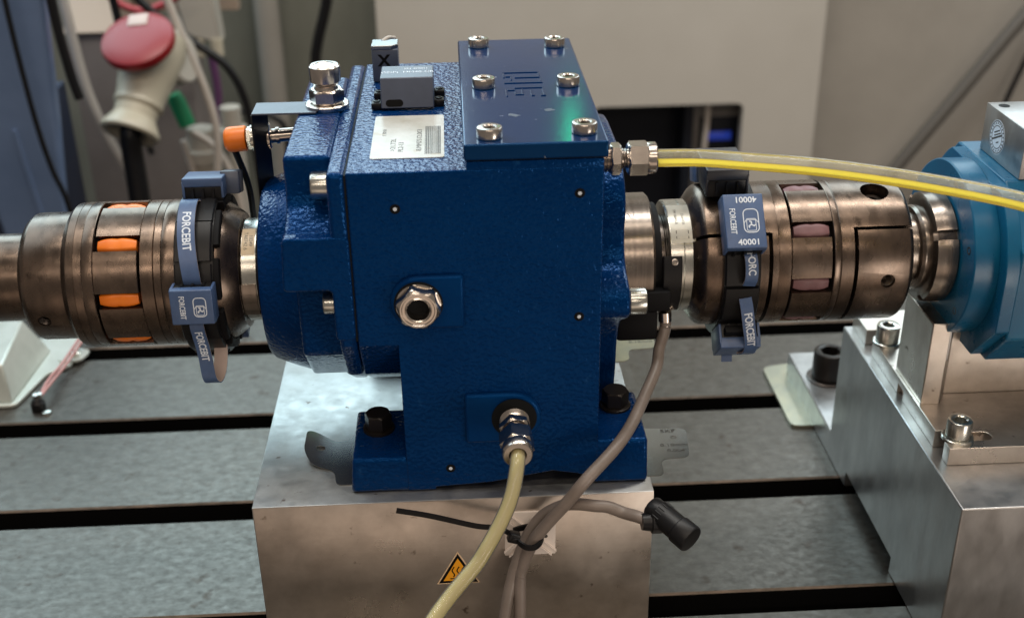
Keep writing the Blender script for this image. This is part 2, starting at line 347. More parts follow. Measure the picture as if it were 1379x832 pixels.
for ya, yb in ((47.52, 52.0), (60.0, 64.48)):
    b = new(); prism(b, [(-5.55, 10.32), (-2.0, 10.32), (-2.75, 12.2), (-5.4, 12.2)], 'y', ya, yb); finish('mounting_foot', b, 'cast_blue', g, bev=0.18, seg=3)
    b = new(); prism(b, [(8.7, 10.32), (6.0, 10.32), (6.0, 12.75), (8.62, 12.75)], 'y', ya, yb); finish('mounting_foot', b, 'cast_blue', g, bev=0.18, seg=3)
for x, y, z in ((-4.25, 50.2, 12.2), (7.45, 50.6, 12.75), (-4.25, 62.2, 12.2), (7.45, 62.2, 12.75)):
    b = new(); hexnut(b, frame((x, y, z), (0, 0, 1), (1, .35, 0)), 0.12, 0.95, 0.58)
    nb = finish('foot_bolt', b, 'black_oxide', g)
    b = new(); lathe(b, frame((x, y, z), (0, 0, 1)), [(0, 0.78), (0.12, 0.78), (0.15, 0.7)], 40); finish('washer', b, 'black_oxide', nb)
# bosses on the front face
def boss(cx_, cz, r, xe, z0, z1, side):
    pts = []
    a0, a1 = (90, 270) if side < 0 else (-90, 90)
    for k in range(13):
        t = R(a0+(a1-a0)*k/12); pts.append((cx_+r*math.cos(t), cz+r*math.sin(t)))
    if side < 0: pts += [(xe, cz-r), (xe, cz+r)]
    else: pts += [(xe, cz+r), (xe, cz-r)]
    b = new(); prism(b, pts, 'y', 47.22, 47.6); return finish('boss', b, 'cast_blue_fine', g, bev=0.16, seg=4)
boss(-1.85, 20.45, 1.28, 0.15, 0, 0, -1); boss(2.25, 14.35, 1.30, 0.0, 0, 0, 1)
b = new(); box(b, 0.1, 6.2, 47.36, 47.6, 19, 19.2); b.free()
# oil plug (front, hollow)
b = new(); Mx = frame((-1.87, 47.24, 20.45), (0, -1, 0), (0.25, 0, 1))
lathe(b, Mx, [(0, 1.08), (0.05, 1.08), (0.06, 0.5)], 48); finish('seal_ring', b, 'groove_black', g)
b = new(); lathe(b, Mx, [(0.02, 0.98), (0.12, 1.0), (0.14, .9, 'h', 1.0), (0.5, .9, 'h', 1.02), (0.6, .88, 'h', .96), (0.68, 0.86), (0.72, 0.80), (0.72, 0.74), (0.66, 0.70), (0.66, 0.60), (0.70, 0.55), (0.66, 0.50), (0.1, 0.48), (0.1, 0)], 96)
pl = finish('drain_plug', b, 'nickel', g)
b = new(); lathe(b, Mx, [(0.12, 0.478), (0.16, 0.478), (0.16, 0)], 40); finish('plug_bore', b, 'groove_black', pl)
# small round target marks
for x, z in ((-2.66, 24.85), (5.22, 25.31), (5.26, 19.41), (-0.77, 11.55)):
    b = new(); lathe(b, frame((x, 47.5, z), (0, -1, 0)), [(0, 0.22), (0.016, 0.22), (0.018, 0.21), (0.018, 0)], 28); t = finish('target_mark', b, 'print_black', g)
    b = new(); lathe(b, frame((x, 47.482, z), (0, -1, 0)), [(0, 0.085), (0.012, 0.085), (0.013, 0)], 24); finish('mark_centre', b, 'print_white', t)
# top cover
b = new(); box(b, 0.40, 6.24, 47.52, 64.48, 26.3, 26.84, 0.05); finish('cover_seat', b, 'cast_blue', g)
b = new(); box(b, 0.5, 6.2, 47.6, 64.4, 26.8, 26.92, 0.01); finish('cover_gasket', b, 'groove_black', g)
b = new(); prism(b, [(0.32, 47.45), (6.42, 47.45), (6.42, 64.7), (0.32, 64.7)], 'z', 26.9, 27.62); cv = finish('top_cover', b, 'cover_blue', g, bev=0.09, seg=3)
for x, y in ((1.42, 63.3), (5.45, 63.0), (1.45, 55.75), (5.48, 55.7), (1.45, 48.35), (5.5, 48.65)):
    cap_screw('cover_screw', (x, y, 27.625), (0, 0, 1), 0.55, 0.48, 'nickel', cv, rs=0.25)
b = new()
for x0, x1, y0, y1 in ((2.45, 4.25, 58.0, 58.14), (2.45, 2.53, 57.2, 58.0), (2.55, 2.85, 57.3, 57.42), (2.78, 2.86, 56.75, 57.3), (3.0, 4.28, 57.1, 57.22), (2.45, 4.3, 56.2, 56.34), (2.9, 4.3, 55.35, 55.5), (2.45, 2.53, 54.1, 55.3), (2.55, 2.95, 55.0, 55.12), (2.88, 2.96, 54.3, 55.0), (2.96, 3.2, 54.3, 54.42), (3.2, 3.28, 54.3, 55.2), (3.62, 3.78, 54.1, 54.25), (3.62, 3.7, 54.25, 55.0), (4.2, 4.3, 54.1, 55.35), (4.05, 4.3, 54.05, 54.15), (4.2, 4.28, 56.4, 57.1), (4.17, 4.25, 57.25, 58.0)):
    box(b, x0, x1, y0, y1, 27.6, 27.66, 0.015, 1)
finish('raised_emblem', b, 'cover_blue', cv)
# paint chips on the cover
for (x, y, s_, a) in ((2.6, 51.3, .30, .5), (4.25, 51.9, .26, -.1)):
    b = new(); k = 11; prism(b, [(x+s_*math.cos(2*math.pi*i/k+a)*random.uniform(.6, 1.1)*1.1, y+s_*math.sin(2*math.pi*i/k)*random.uniform(.5, 1.0)) for i in range(k)], 'z', 27.62, 27.626); finish('paint_chip', b, 'sensor_grey', cv)
# labels on the top face
b = new(); prism(b, rrect(-3.72, -0.5, 49.15, 55.1, 0.15), 'z', 26.5, 26.53); lb = finish('paper_label', b, 'paper_label', g)
b = new(); x = -1.35
for i in range(11):
    wd = random.choice((0.025, 0.04, 0.055)); box(b, x, x+wd, 49.6, 53.4, 26.53, 26.536); x += wd+random.choice((0.02, 0.03))
finish('barcode', b, 'print_grey', lb)
b = new(); T = lambda x, y: frame((x, y, 26.53), (0, 0, 1), (0, 1, 0))
put_text(b, '8.MM7512.003', 0.33, T(-1.6, 51.5), sx=1.5, depth=.006); put_text(b, '>21.T2L', 0.33, T(-2.75, 50.9), sx=1.5, depth=.006); put_text(b, 'PL2-13', 0.33, T(-2.4, 50.6), sx=1.4, depth=.006); put_text(b, '1 2018', .25, T(-3.2, 52.6), sx=1.4, depth=.006)
finish('label_print', b, 'print_grey', lb, flat=True)
# adapter flange left of the seam
b = new(); box(b, -5.5, -4.71, 47.5, 64.5, 10.35, 26.5); fl = finish('bearing_flange', b, 'cast_blue', g)
c1 = new(); prism(c1, [(40, 18.3), (47.5, 18.3), (49.2, 15.9), (52, 14.1), (54.5, 13.3), (57.5, 13.3), (60, 14.1), (62.8, 15.9), (64.5, 18.3), (72, 18.3), (72, 5), (40, 5)], 'x', -8, -2.86); cut(fl, c1)
m_ = fl.modifiers.new('bevel', 'BEVEL'); m_.width = 0.22*S; m_.segments = 3; m_.limit_method = 'ANGLE'; m_.angle_limit = R(40)
b = new(); box(b, -4.75, -4.62, 47.58, 64.4, 18.5, 26.4); finish('flange_gasket', b, 'groove_black', g)
b = new()
arc = [(49.8, 26.5), (62.2, 26.5), (62.2, 24.2)] + [(64.5, 23.65), (64.5, 21.1)] + [(62.2, 21.0), (62.0, 16.6), (59.6, 14.2), (56, 13.3), (52.6, 14.1), (50.0, 16.6), (49.6, 21.2), (47.9, 21.25), (47.9, 23.60), (48.6, 23.85), (49.5, 24.3), (49.8, 24.9)]
prism(b, arc, 'x', -7.55, -5.45); finish('bearing_carrier', b, 'cast_blue', g, bev=0.2, seg=3)
b = new(); prism(b, rot_pts([(-7.75, 21.1), (-7.6, 23.62), (-4.73, 23.62), (-4.73, 18.6), (-5.62, 18.6), (-5.62, 21.1)], .25, 4), 'y', 47.475, 50.5); finish('flange_pad', b, 'cast_blue', g, bev=0.10, seg=3)
b = new(); turn(b, [(-9.55, 0.5), (-9.55, 4.38), (-9.35, 4.58), (-8.3, 5.0), (-7.5, 5.25), (-7.3, 5.25), (-7.3, 1)], 96); finish('end_flange', b, 'cast_blue', g)
cap_screw('flange_screw', (-5.52, 49.55, 25.25), (-1, 0, 0), 0.62, 0.85, 'zinc', g)
cap_screw('flange_screw', (-5.52, 49.1, 19.75), (-1, 0, 0), 0.52, 0.72, 'zinc', g)
# bearing cover on the right side
ch = [(53.3, 11.0), (52.6, 13.6), (52.3, 15.4), (51.7, 16.6), (50.6, 17.5), (49.4, 18.2), (48.55, 18.75), (48.35, 19.3), (48.6, 19.95), (49.3, 20.3), (50.1, 20.5), (50.75, 21.1), (50.95, 22.0), (50.75, 22.8), (50.9, 23.7), (51.6, 24.5), (52.8, 25.0), (54.5, 25.2)]
pts = smooth([(y, z, 0) for y, z in ch], 3); pts = [(p.x, p.y) for p in pts]
pts = pts+[(112-y, z) for y, z in pts[::-1]]
b = new(); prism(b, pts, 'x', 6.2, 7.72); finish('bearing_cover', b, 'cast_blue', g, bev=0.16, seg=3)
cap_screw('cover_bolt', (7.72, 49.05, 19.3), (1, 0, 0), 0.62, 0.80, 'zinc', g)
b = new(); turn(b, [(7.7, 1), (7.7, 3.27), (9.5, 3.27), (9.62, 3.15), (9.62, 1)]); dsc = finish('seal_carrier', b, 'turned_steel', g)
b = new()
for r_, a_ in ((0, 0),): flatline(b, [(8.35, 66), (8.55, 58), (8.75, 66)], 0.1, lambda x, y, z: polar(x, 3.28+z*.3, y))
prism(b, [(0, 0), (0.01, 0), (0.01, 0.01)], 'x', 8.5, 8.501) if False else None
finish('stamped_mark', b, 'dark_steel', dsc)
b = new(); turn(b, [(9.62, 1), (9.62, 2.75), (10.0, 2.75), (10.0, 1)]); finish('black_gap_ring', b, 'black_matte', g)  # black ring put in for the dark gap between the parts
# breather
Mx = frame((-6.15, 56.9, 26.5), (0, 0, 1), (1, 0.5, 0))
b = new(); lathe(b, Mx, [(0, 1.02), (0.1, 1.06), (0.22, 1.06), (0.27, 1.0), (0.27, 0.3)], 56); br = finish('breather_base', b, 'nickel', g)
b = new(); hexnut(b, Mx, 0.27, 0.95, 0.74); lathe(b, Mx, [(0.9, 0.6), (1.1, 0.55), (1.15, 0.6), (1.2, 0.55), (1.3, 0.6)], 56); finish('breather_nut', b, 'nickel', br)
b = new(); lathe(b, Mx, [(1.22, 0.60), (1.26, 0.66), (1.32, 0.735), (1.95, 0.76), (2.05, 0.74), (2.12, 0.66), (2.12, 0.52), (2.09, 0.50), (2.09, 0)], 56); finish('breather_cap', b, 'nickel', br)
# fitting, top right
Mx = frame((6.3, 50.0, 25.9), (1, 0, 0), (0, 0, 1))
b = new(); lathe(b, Mx, [(0, .55)]+[(0.12+0.07*k, 0.62 if k % 2 else 0.55) for k in range(6)]+[(0.55, 0.55), (0.55, 0.2)], 48); ft = finish('tube_fitting', b, 'nickel', g)
b = new(); hexnut(b, Mx, 0.5, 0.98, 0.64); finish('hexagon', b, 'nickel', ft)
b = new(); lathe(b, Mx, [(0.98, 0.42), (1.06, 0.46), (1.12, 0.42), (1.18, 0.46), (1.24, 0.42), (1.3, 0.42)], 48); finish('neck', b, 'nickel', ft)
b = new(); hexnut(b, Mx, 1.28, 2.2, 0.68); lathe(b, Mx, [(2.12, 0.66), (2.2, .70), (2.5, 0.70), (2.56, 0.64), (2.56, 0.38), (2.3, 0.38)], 48, cap=False); finish('union_nut', b, 'nickel', ft)
# fitting, front
Mx = frame((2.27, 47.2, 14.4), (0, -1, -0.03), (1, 0, 0.3))
b = new(); lathe(b, Mx, [(0, 1.05), (0.05, 1.05), (0.06, 0.5)], 48); finish('seal_ring', b, 'groove_black', g)
b = new(); lathe(b, Mx, [(0, .62)]+[(0.2+0.08*k, 0.70 if k % 2 else 0.64) for k in range(6)]+[(0.7, 0.6)], 48); ft = finish('tube_fitting', b, 'nickel', g)
b = new(); hexnut(b, Mx, 0.68, 1.15, 0.66); finish('hexagon', b, 'nickel', ft)
b = new(); lathe(b, Mx, [(1.14, 0.5), (1.22, 0.52), (1.3, 0.5), (1.42, 0.5)], 48); finish('neck', b, 'nickel', ft)
b = new(); hexnut(b, Mx, 1.4, 2.45, 0.70); lathe(b, Mx, [(2.38, 0.69), (2.5, .72), (2.9, 0.68), (2.98, 0.62), (2.98, 0.40), (2.7, 0.38)], 48, cap=False); finish('union_nut', b, 'nickel', ft)
# ================================================================== sensor bracket and orange-capped connector
t = thing('sensor_bracket', 'thin black angle strip clamped under the breather and bent down over the flange', 'bracket', (-9.5, 56.6, 26.6))
b = new(); box(b, -9.68, -6.6, 55.75, 57.55, 26.53, 26.62, 0.02, 1); finish('top_strip', b, 'sensor_grey', t)  # top of the black strip, coloured blue-grey for its glare
b = new(); prism(b, [(-9.74, 55.7), (-9.22, 57.35), (-9.15, 57.33), (-9.66, 55.68)], 'z', 19.6, 26.56); finish('down_strip', b, 'black_plastic', t, bev=0.02, seg=1)
Mx = frame((-11.45, 57.6, 24.75), (1, 0, 0.06), (0, 0, 1))
t = thing('pickup_connector', 'steel connector with bright orange cap poking through the bracket', 'connector', (-11.45, 57.6, 24.75))
b = new(); lathe(b, Mx, [(0, 0), (0, 0.3), (0.04, 0.48), (0.16, 0.60), (0.3, 0.63), (1.05, 0.63), (1.1, 0.60), (1.1, 0.2)], 48); finish('orange_cap', b, 'orange_plastic', t)
b = new(); hexnut(b, Mx, 1.12, 1.4, 0.5); lathe(b, Mx, [(1.38, .64), (1.7, .64), (1.7, .3)], 40); finish('lock_nut', b, 'zinc', t)
b = new()
lathe(b, Mx, [(1.9, 0.3), (1.9, 0.6)]+[(1.92+0.0*k, 0.62) for k in range(1)]+[(2.3, 0.62), (2.35, 0.55), (2.35, 0.36), (2.6, 0.36), (2.6, 0.42), (2.75, .42), (2.75, .34), (3.9, 0.34)], 48); finish('connector_body', b, 'nickel', t)
b = new()
for k in range(24):
    a = k*15; c = Mx @ Vector((0.63*math.cos(R(a)), 0.63*math.sin(R(a)), 0)); d = (Mx.to_3x3() @ Vector((0, 0, 1)))
    lathe(b, frame(c+d*1.94, d), [(0, .035), (.34, .035)], 6)
finish('knurled_ring', b, 'nickel', t)
b = new(); tube(b, [(-11.0, 57.6, 24.2), (-10.7, 58.5, 22), (-10.9, 60, 19.5), (-11.2, 62, 16)], 0.17); tag(finish('pickup_cable', b, 'black_plastic'), 'thin black cable dropping behind the orange-capped connector', 'cable')
# ================================================================== sensors on top of the gearbox
t = thing('accelerometer_box', 'blue-grey sensor block with black clip feet in front of the label', 'sensor', (-2.2, 57, 26.5), 'small sensors on the gearbox')
b = new(); prism(b, [(55.95, 26.62), (56.35, 28.02), (58.45, 28.02), (58.7, 26.62)], 'x', -3.5, -0.95); bd = finish('body', b, 'sensor_grey', t, bev=0.05, seg=2)
b = new(); Mt = Matrix.Translation((0, 0, 0)); nrm_ = Vector((0, -1.4, 0.4)).normalized(); Mf = frame((-2.85, 56.02, 26.87), nrm_, (1, 0, 0))
prism(b, rrect(-0.42, 0.42, -0.17, 0.17, 0.168), 'z', -0.02, 0.012, Mf); finish('slot_window', b, 'print_black', bd)
b = new(); Mt = frame((-2.2, 57.3, 28.02), (0, 0, 1), (1, 0, 0)); put_text(b, '(SDP)  MM40-CR', .36, Mt, depth=.006); put_text(b, 'SN 40001', .3, frame((-1.8, 57.9, 28.02), (0, 0, 1), (1, 0, 0)), depth=.006); finish('top_print', b, 'print_white', bd, flat=True)
for x, y in ((-3.72, 56.4), (-3.68, 58.1), (-0.72, 56.7), (-0.70, 58.3)):
    b = new(); box(b, x-0.26, x+0.26, y-0.3, y+0.3, 26.51, 26.86, 0.08); lathe(b, frame((x, y, 26.86), (0, 0, 1)), [(0, .17), (.06, .16), (.07, .1), (.02, .06), (.02, 0)], 20); finish('clip_foot', b, 'black_plastic', t)
t = thing('cube_sensor', 'dark cube sensor marked X with pale top, behind the sensor block', 'sensor', (-3.45, 61, 26.5), 'small sensors on the gearbox')
b = new(); box(b, -4.12, -2.78, 60.9, 62.2, 26.52, 28.2, 0.06); bd = finish('body', b, 'sensor_grey', t)
b = new(); prism(b, [(-4.13, 60.88), (-3.1, 60.88), (-2.77, 61.2), (-2.77, 62.2), (-4.13, 62.2)], 'z', 28.2, 28.42); finish('pale_lid', b, 'shim_steel', t, bev=.04)
b = new(); put_text(b, 'X', 0.8, frame((-3.5, 60.9, 27.62), (0, -1, 0), (1, 0, 0)), bold=.03); finish('letter', b, 'print_black', bd, flat=True)
b = new(); tube(b, [(-3.6, 62.0, 28.35), (-3.3, 62.4, 28.45), (-3.0, 62.9, 28.3)], 0.1); finish('lead_stub', b, 'cable_light', t)
# ================================================================== COUPLINGS
def coupling(name, label, prof_l, prof_r, x0, x1, c0, mt, group, tw, ext=0.15):
    """two hubs with interlocking claws, tooth rows at c0+45k between x0 and x1"""
    t = thing(name, label, 'coupling', (x0, AY, AZ), group)
    b = new(); turn(b, prof_l+[(x0-ext-.03, 3.65), (x0-ext, 3.62), (x0-ext, 1.0)], 128)
    hl = finish('left_hub', b, 'patina_steel', t, angle=30)
    for k in range(4):
        b = new(); sector(b, x0-ext, x1+ext-0.1, 2.4, 3.65, c0+45*0.5+90*k-(45-tw)/2, c0+45*0.5+90*k+(45-tw)/2, 14, 0.03); finish('claw', b, 'patina_steel', hl)
    b = new(); turn(b, [(x1+ext, 1.0), (x1+ext, 3.62), (x1+ext+.03, 3.65)]+prof_r, 128)
    hr = finish('right_hub', b, 'patina_steel', t, angle=30)
    for k in range(4):
        b = new(); sector(b, x0-ext+0.1, x1+ext, 2.4, 3.65, c0-22.5+90*k-(45-tw)/2, c0-22.5+90*k+(45-tw)/2, 14, 0.03); finish('claw', b, 'patina_steel', hr)
    b = new(); turn(b, [(x0-ext-.05, 1), (x0-ext-.05, 3.1), (x1+ext+.05, 3.1), (x1+ext+.05, 1)], 64); sp = finish('spider', b, 'black_matte', t)
    for k in range(8):
        b = new(); th = c0+45*k; n = 8; rows = []
        xa, xb, hw = x0+0.03, x1-0.03, tw/2-0.2
        for i in range(n+1):
            u = -1+2*i/n; row = []
            for j in range(n+1):
                v = -1+2*j/n; e = 1-0.16*abs(u)**3
                x = (xa+xb)/2+u*(xb-xa)/2; a = th+v*hw*(1-0.22*u*u)
                r = 3.62-0.16*abs(v)**6-0.14*u**4-(0.05 if i == n//2 else 0)
                row.append(b.verts.new(polar(x, r, a)))
            rows.append(row)
        for i in range(n):
            for j in range(n): b.faces.new((rows[i][j], rows[i][j+1], rows[i+1][j+1], rows[i+1][j]))
        per = [rows[0][j] for j in range(n)]+[rows[i][n] for i in range(n)]+[rows[n][j] for j in range(n, 0, -1)]+[rows[i][0] for i in range(n, 0, -1)]
        low = [b.verts.new(polar(v.co.x, 2.9, math.degrees(math.atan2(v.co.z-AZ, AY-v.co.y)))) for v in per]
        for i in range(len(per)): b.faces.new((per[i], low[i], low[(i+1) % len(per)], per[(i+1) % len(per)]))
        finish('spider_tooth', b, mt, sp, angle=50)
    return t, hl, hr
lc, lh, rh = coupling('jaw_coupling', 'brown steel jaw coupling with orange spider teeth left of the gearbox',
    [(-21.35, 1.0), (-21.35, 2.75), (-21.25, 2.95), (-21.0, 3.16), (-20.9, 3.2), (-19.15, 3.2), (-19.1, 3.24), (-19.0, 3.45), (-18.8, 3.62), (-18.45, 3.65), (-18.44, 3.63), (-18.40, 3.63), (-18.39, 3.65), (-18.06, 3.65), (-18.04, 3.63), (-17.99, 3.65)],
    [(-15.0, 3.65), (-14.69, 3.65), (-14.67, 3.62), (-14.62, 3.65), (-14.3, 3.65), (-14.28, 3.63), (-14.2, 3.66), (-13.9, 3.66), (-13.7, 3.6), (-11.9, 3.6), (-11.6, 3.5), (-11.2, 3.25), (-10.75, 2.9), (-10.7, 1.0)],
    -17.36, -15.45, 2.95, 'orange_plastic', 'jaw couplings on the shaft line', 12.8)
cut(lh, cyl_bm(polar(-20.3, 2.3, -19), polar(0, 1, -19)-polar(0, 0, -19), 0.32, 1.5))
b = new(); lathe(b, frame(polar(-20.3, 2.75, -19), polar(0, 1, -19)-polar(0, 0, -19)), [(0, 0), (0, .31), (.06, .27), (.12, .31), (.18, .27), (.24, .31), (.30, .27), (.36, .31)], 24, cap=False); finish('set_screw_thread', b, 'dark_steel', lh)
rc, lh2, rh2 = coupling('jaw_coupling', 'brown steel jaw coupling with dull pink spider teeth right of the gearbox',
    [(11.35, 1.0), (11.4, 2.6), (11.55, 2.9), (11.9, 3.42), (12.05, 3.55), (12.2, 3.62), (12.6, 3.65), (15.25, 3.65), (15.6, 3.65), (15.62, 3.63), (15.66, 3.65)],
    [(18.65, 3.65), (18.70, 3.62), (18.74, 3.65), (19.1, 3.65), (22.1, 3.65), (22.25, 3.58), (22.38, 3.4), (22.38, 1.0)],
    16.4, 18.22, -4.4, 'pink_rubber', 'jaw couplings on the shaft line', 12.8)
# clamp slits and holes of the right coupling
sl = new(); sector(sl, 15.12, 15.32, 2.2, 3.9, -100, 39, 40)
s2 = new(); sector(s2, 10.9, 15.2, 1.4, 3.9, 36.5, 39.4, 3)
cut(lh2, sl, s2)
sl = new(); sector(sl, 19.36, 19.56, 2.2, 3.9, -110, 41.2, 40)
s2 = new(); sector(s2, 19.4, 23, 1.4, 3.9, 38.8, 41.4, 3)
h1 = cyl_bm(polar(20.85, 2.0, 76), polar(0, 1, 76)-polar(0, 0, 76), 0.70, 2.5, 40); h2 = cyl_bm(polar(21.1, 2.4, -2.6), polar(0, 1, -2.6)-polar(0, 0, 0-2.6), 0.36, 2.5)
cut(rh2, sl, s2, h1, h2)
d_ = polar(0, 1, -2.6)-polar(0, 0, -2.6)
b = new(); lathe(b, frame(polar(21.1, 2.75, -2.6), d_), [(0, 0), (0, .35)]+[(.07*k+.03, .30 if k % 2 else .35) for k in range(11)], 28, cap=False); finish('screw_thread', b, 'turned_steel', rh2)
b = new(); d_ = polar(0, 1, 76)-polar(0, 0, 76); lathe(b, frame(polar(20.85, 2.05, 76), d_), [(0, .6), (.9, .6), (1.0, .52), (1.0, .3), (.6, .25, 'h'), (.5, 0)], 36); finish('clamp_screw', b, 'dark_steel', rh2)
# shafts
b = new(); turn(b, [(-32, .5), (-32, 2.2), (-21.3, 2.2), (-21.3, 1)], 64); s_ = finish('input_shaft', b, 'patina_steel', base=(-26, AY, AZ)); tag(s_, 'bare turned steel shaft entering the coupling from the left edge', 'shaft')
b = new(); turn(b, [(-26, 2.2), (-25.98, 2.24), (-23.2, 2.24), (-23.18, 2.2)], 64); b.free()
b = new(); turn(b, [(-11.0, .5), (-11.0, 2.2), (-9.3, 2.2), (-9.3, .5)], 64); finish('input_shaft_end', b, 'turned_steel', g)
b = new(); turn(b, [(9.9, .5), (9.9, 2.1), (10.1, 2.12), (10.28, 2.12), (10.3, 2.02), (10.34, 2.12), (10.9, 2.12), (12.2, 2.1), (12.2, .5)], 64); finish('output_shaft_end', b, 'dark_steel', g)
# encoder / speed ring on the left
t = thing('speed_ring', 'narrow bright steel ring with gold sticker left of the blue flange', 'ring', (-10.3, AY, AZ), 'rings on the shaft')
b = new(); turn(b, [(-10.72, 2.21), (-10.72, 2.55), (-10.66, 2.6), (-9.96, 2.6), (-9.9, 2.55), (-9.9, 2.21)], 96); rg = finish('ring_body', b, 'zinc', t)
b = new(); sector(b, -10.65, -10.0, 2.6, 2.615, 40, 74, 12); finish('gold_sticker', b, 'gold_label', rg)
b = new()
for x, s in ((-10.2, '10249'), (-10.45, 'TA0742.6')):
    tb = text_bm(s, .26, .006); warp(tb, lambda c, x=x: polar(x+c.y*1.0, 2.617+c.z, 57-c.x/2.6*57.3)); merge(b, tb)
finish('sticker_print', b, 'print_grey', rg, flat=True)
b = new(); sector(b, -10.74, -9.98, 2.35, 2.66, -34, 8, 8, .02); sector(b, -10.74, -9.98, 2.35, 2.68, -8, -4, 3, .02); finish('clamp_segment', b, 'turned_steel', rg)
b = new(); turn(b, [(-9.9, 2.2), (-9.9, 2.85), (-9.58, 2.85), (-9.58, 2.2)], 64); finish('rubber_seal', b, 'black_matte', t)
# torque/speed ring on the right with black bracket
t = thing('encoder_ring', 'polished steel encoder ring with film label right of the gearbox', 'ring', (11, AY, AZ), 'rings on the shaft')
b = new(); turn(b, [(10.36, 2.14), (10.36, 2.78), (10.44, 2.86), (11.08, 2.87), (11.1, 2.83), (11.14, 2.87), (11.7, 2.87), (11.78, 2.8), (11.78, 2.14)], 96); rg = finish('ring_body', b, 'zinc', t)
b = new(); sector(b, 10.48, 11.66, 2.872, 2.885, 36, 84, 14); finish('film_label', b, 'film_label', rg)
b = new()
for x, s, a in ((10.8, 'TM 10042-8', 66), (11.15, 'D-64331', 62)):
    tb = text_bm(s, .2, .006); warp(tb, lambda c, x=x, a=a: polar(x+c.y, 2.888+c.z, a-c.x/2.87*57.3)); merge(b, tb)
flatline(b, rrect(10.75, 11.35, 40, 49, .2), .04, lambda x, y, z: polar(x, 2.887+z*.4, y), True)
finish('label_print', b, 'print_grey', rg, flat=True)
b = new(); box(b, 8.2, 10.35, 52.55, 54.0, 16.9, 17.95, 0.06); br_ = finish('bracket_bar', b, 'black_matte', t)
b = new(); sector(b, 10.0, 10.95, 2.55, 3.12, -38, 23, 14, .05); br_ = finish('bracket_arc', b, 'black_plastic', t)
b = new(); box(b, 7.8, 9.9, 53.2, 57, 14.9, 16.6, .2); finish('bracket_body', b, 'black_matte', t)
for a in (18, -33):
    d_ = polar(0, 1, a)-polar(0, 0, a); cap_screw('bracket_screw', polar(10.55, 3.10, a), d_, .17, .12, 'nickel', br_, rs=.09)
b = new(); lathe(b, frame((10.35, 53.9, 16.2), (0.05, -.1, -1)), [(0, .34), (.5, .34), (.55, .26), (.9, .25)], 28); finish('cable_gland', b, 'nickel', t)
# ================================================================== CLAMP-ON WIRELESS SENSORS
def ring_sensor(name, label, xa, xb, boxes):
    t = thing(name, label, 'sensor', ((xa+xb)/2, AY, AZ), 'clamp-on sensors round the couplings')
    b = new()
    for k in range(12): sector(b, xa+.05, xb-.05, 3.66, 4.05+0.1*(k % 2), k*30+1, k*30+29, 5, .05)
    turn(b, [(xa, 3.6), (xa, 3.92), (xb, 3.92), (xb, 3.6)], 72); finish('clamp_band', b, 'black_plastic', t)
    b = new()
    for k in range(9): sector(b, xb-.02, xb+.28, 3.5, 3.9, k*40+3, k*40+33, 5, .04)
    if 'left' in label: finish('band_lugs', b, 'black_matte', t)
    else: b.free()
    return t
def sbox(t, xc, th, w_, l_, r0, r1, blue, prints=None, shell=True):
    Mb = frame(polar(xc, r0, th), polar(0, 1, th)-polar(0, 0, th), (1, 0, 0)); h = r1-r0
    b = new(); box(b, -w_/2+.06, w_/2-.06, -l_/2+.05, l_/2-.05, -.15, h*.62, .04, Mx=Mb)
    for s in (-1, 1):                          # little ribs in the open cheeks
        for q in (-.5, 0, .5): box(b, q*w_*.5-.06, q*w_*.5+.06, s*l_/2-.08, s*l_/2+.03, 0, h*.5, Mx=Mb)
    finish('sensor_body', b, 'black_plastic', t)
    b = new(); box(b, -w_/2, w_/2, -l_/2, l_/2, h*.55, h, .07, 3, Mx=Mb); box(b, w_/2-.12, w_/2+.01, -l_/2, l_/2, 0, h*.8, .03, 2, Mx=Mb); box(b, -w_/2-.01, -w_/2+.12, -l_/2, l_/2, 0, h*.8, .03, 2, Mx=Mb)
    lid = finish('sensor_lid', b, blue, t)
    Mp = Mb @ Matrix.Translation((0, 0, h))
    if prints:
        b = new()
        k = prints.get('scale', 1)
        F = lambda x, y, z: Mp @ Vector((x, y, z))
        ox, oy = prints.get('icon', (.3, 0)); s = .5*k
        flatline(b, [(ox+s*x, oy+s*y) for x, y in rrect(-.55, .55, -.9, .9, .35)], .045, F, True)
        flatline(b, [(ox-.55*s, oy-.2*s), (ox-.3*s, oy+.15*s), (ox+.3*s, oy+.15*s), (ox+.55*s, oy-.2*s)], .035, F)
        flatline(b, [(ox+s*.34*x, oy-.35*s+s*.42*y) for x, y in rrect(-1, 1, -1, 1, .3)], .03, F, True)
        for q in range(3):
            a = R(90+120*q); flatline(b, [(ox, oy-.3*s), (ox+.22*s*math.cos(a), oy-.3*s+.22*s*math.sin(a)), (ox+.3*s*math.cos(a+.5), oy-.3*s+.3*s*math.sin(a+.5))], .07, F)
        put_text(b, 'FORCEBIT', prints['fs'], Mp @ frame((prints['tx'], 0, 0), (0, 0, 1), (0, -1, 0)), bold=.006, sx=.72)
        for s_, y, rot in prints.get('num', ()):
            put_text(b, s_, prints['ns'], Mp @ frame((.12, y, 0), (0, 0, 1), (rot, 0, 0)), bold=.008, sx=1.05)
        finish('lid_print', b, 'print_white', lid, flat=True)
    return lid
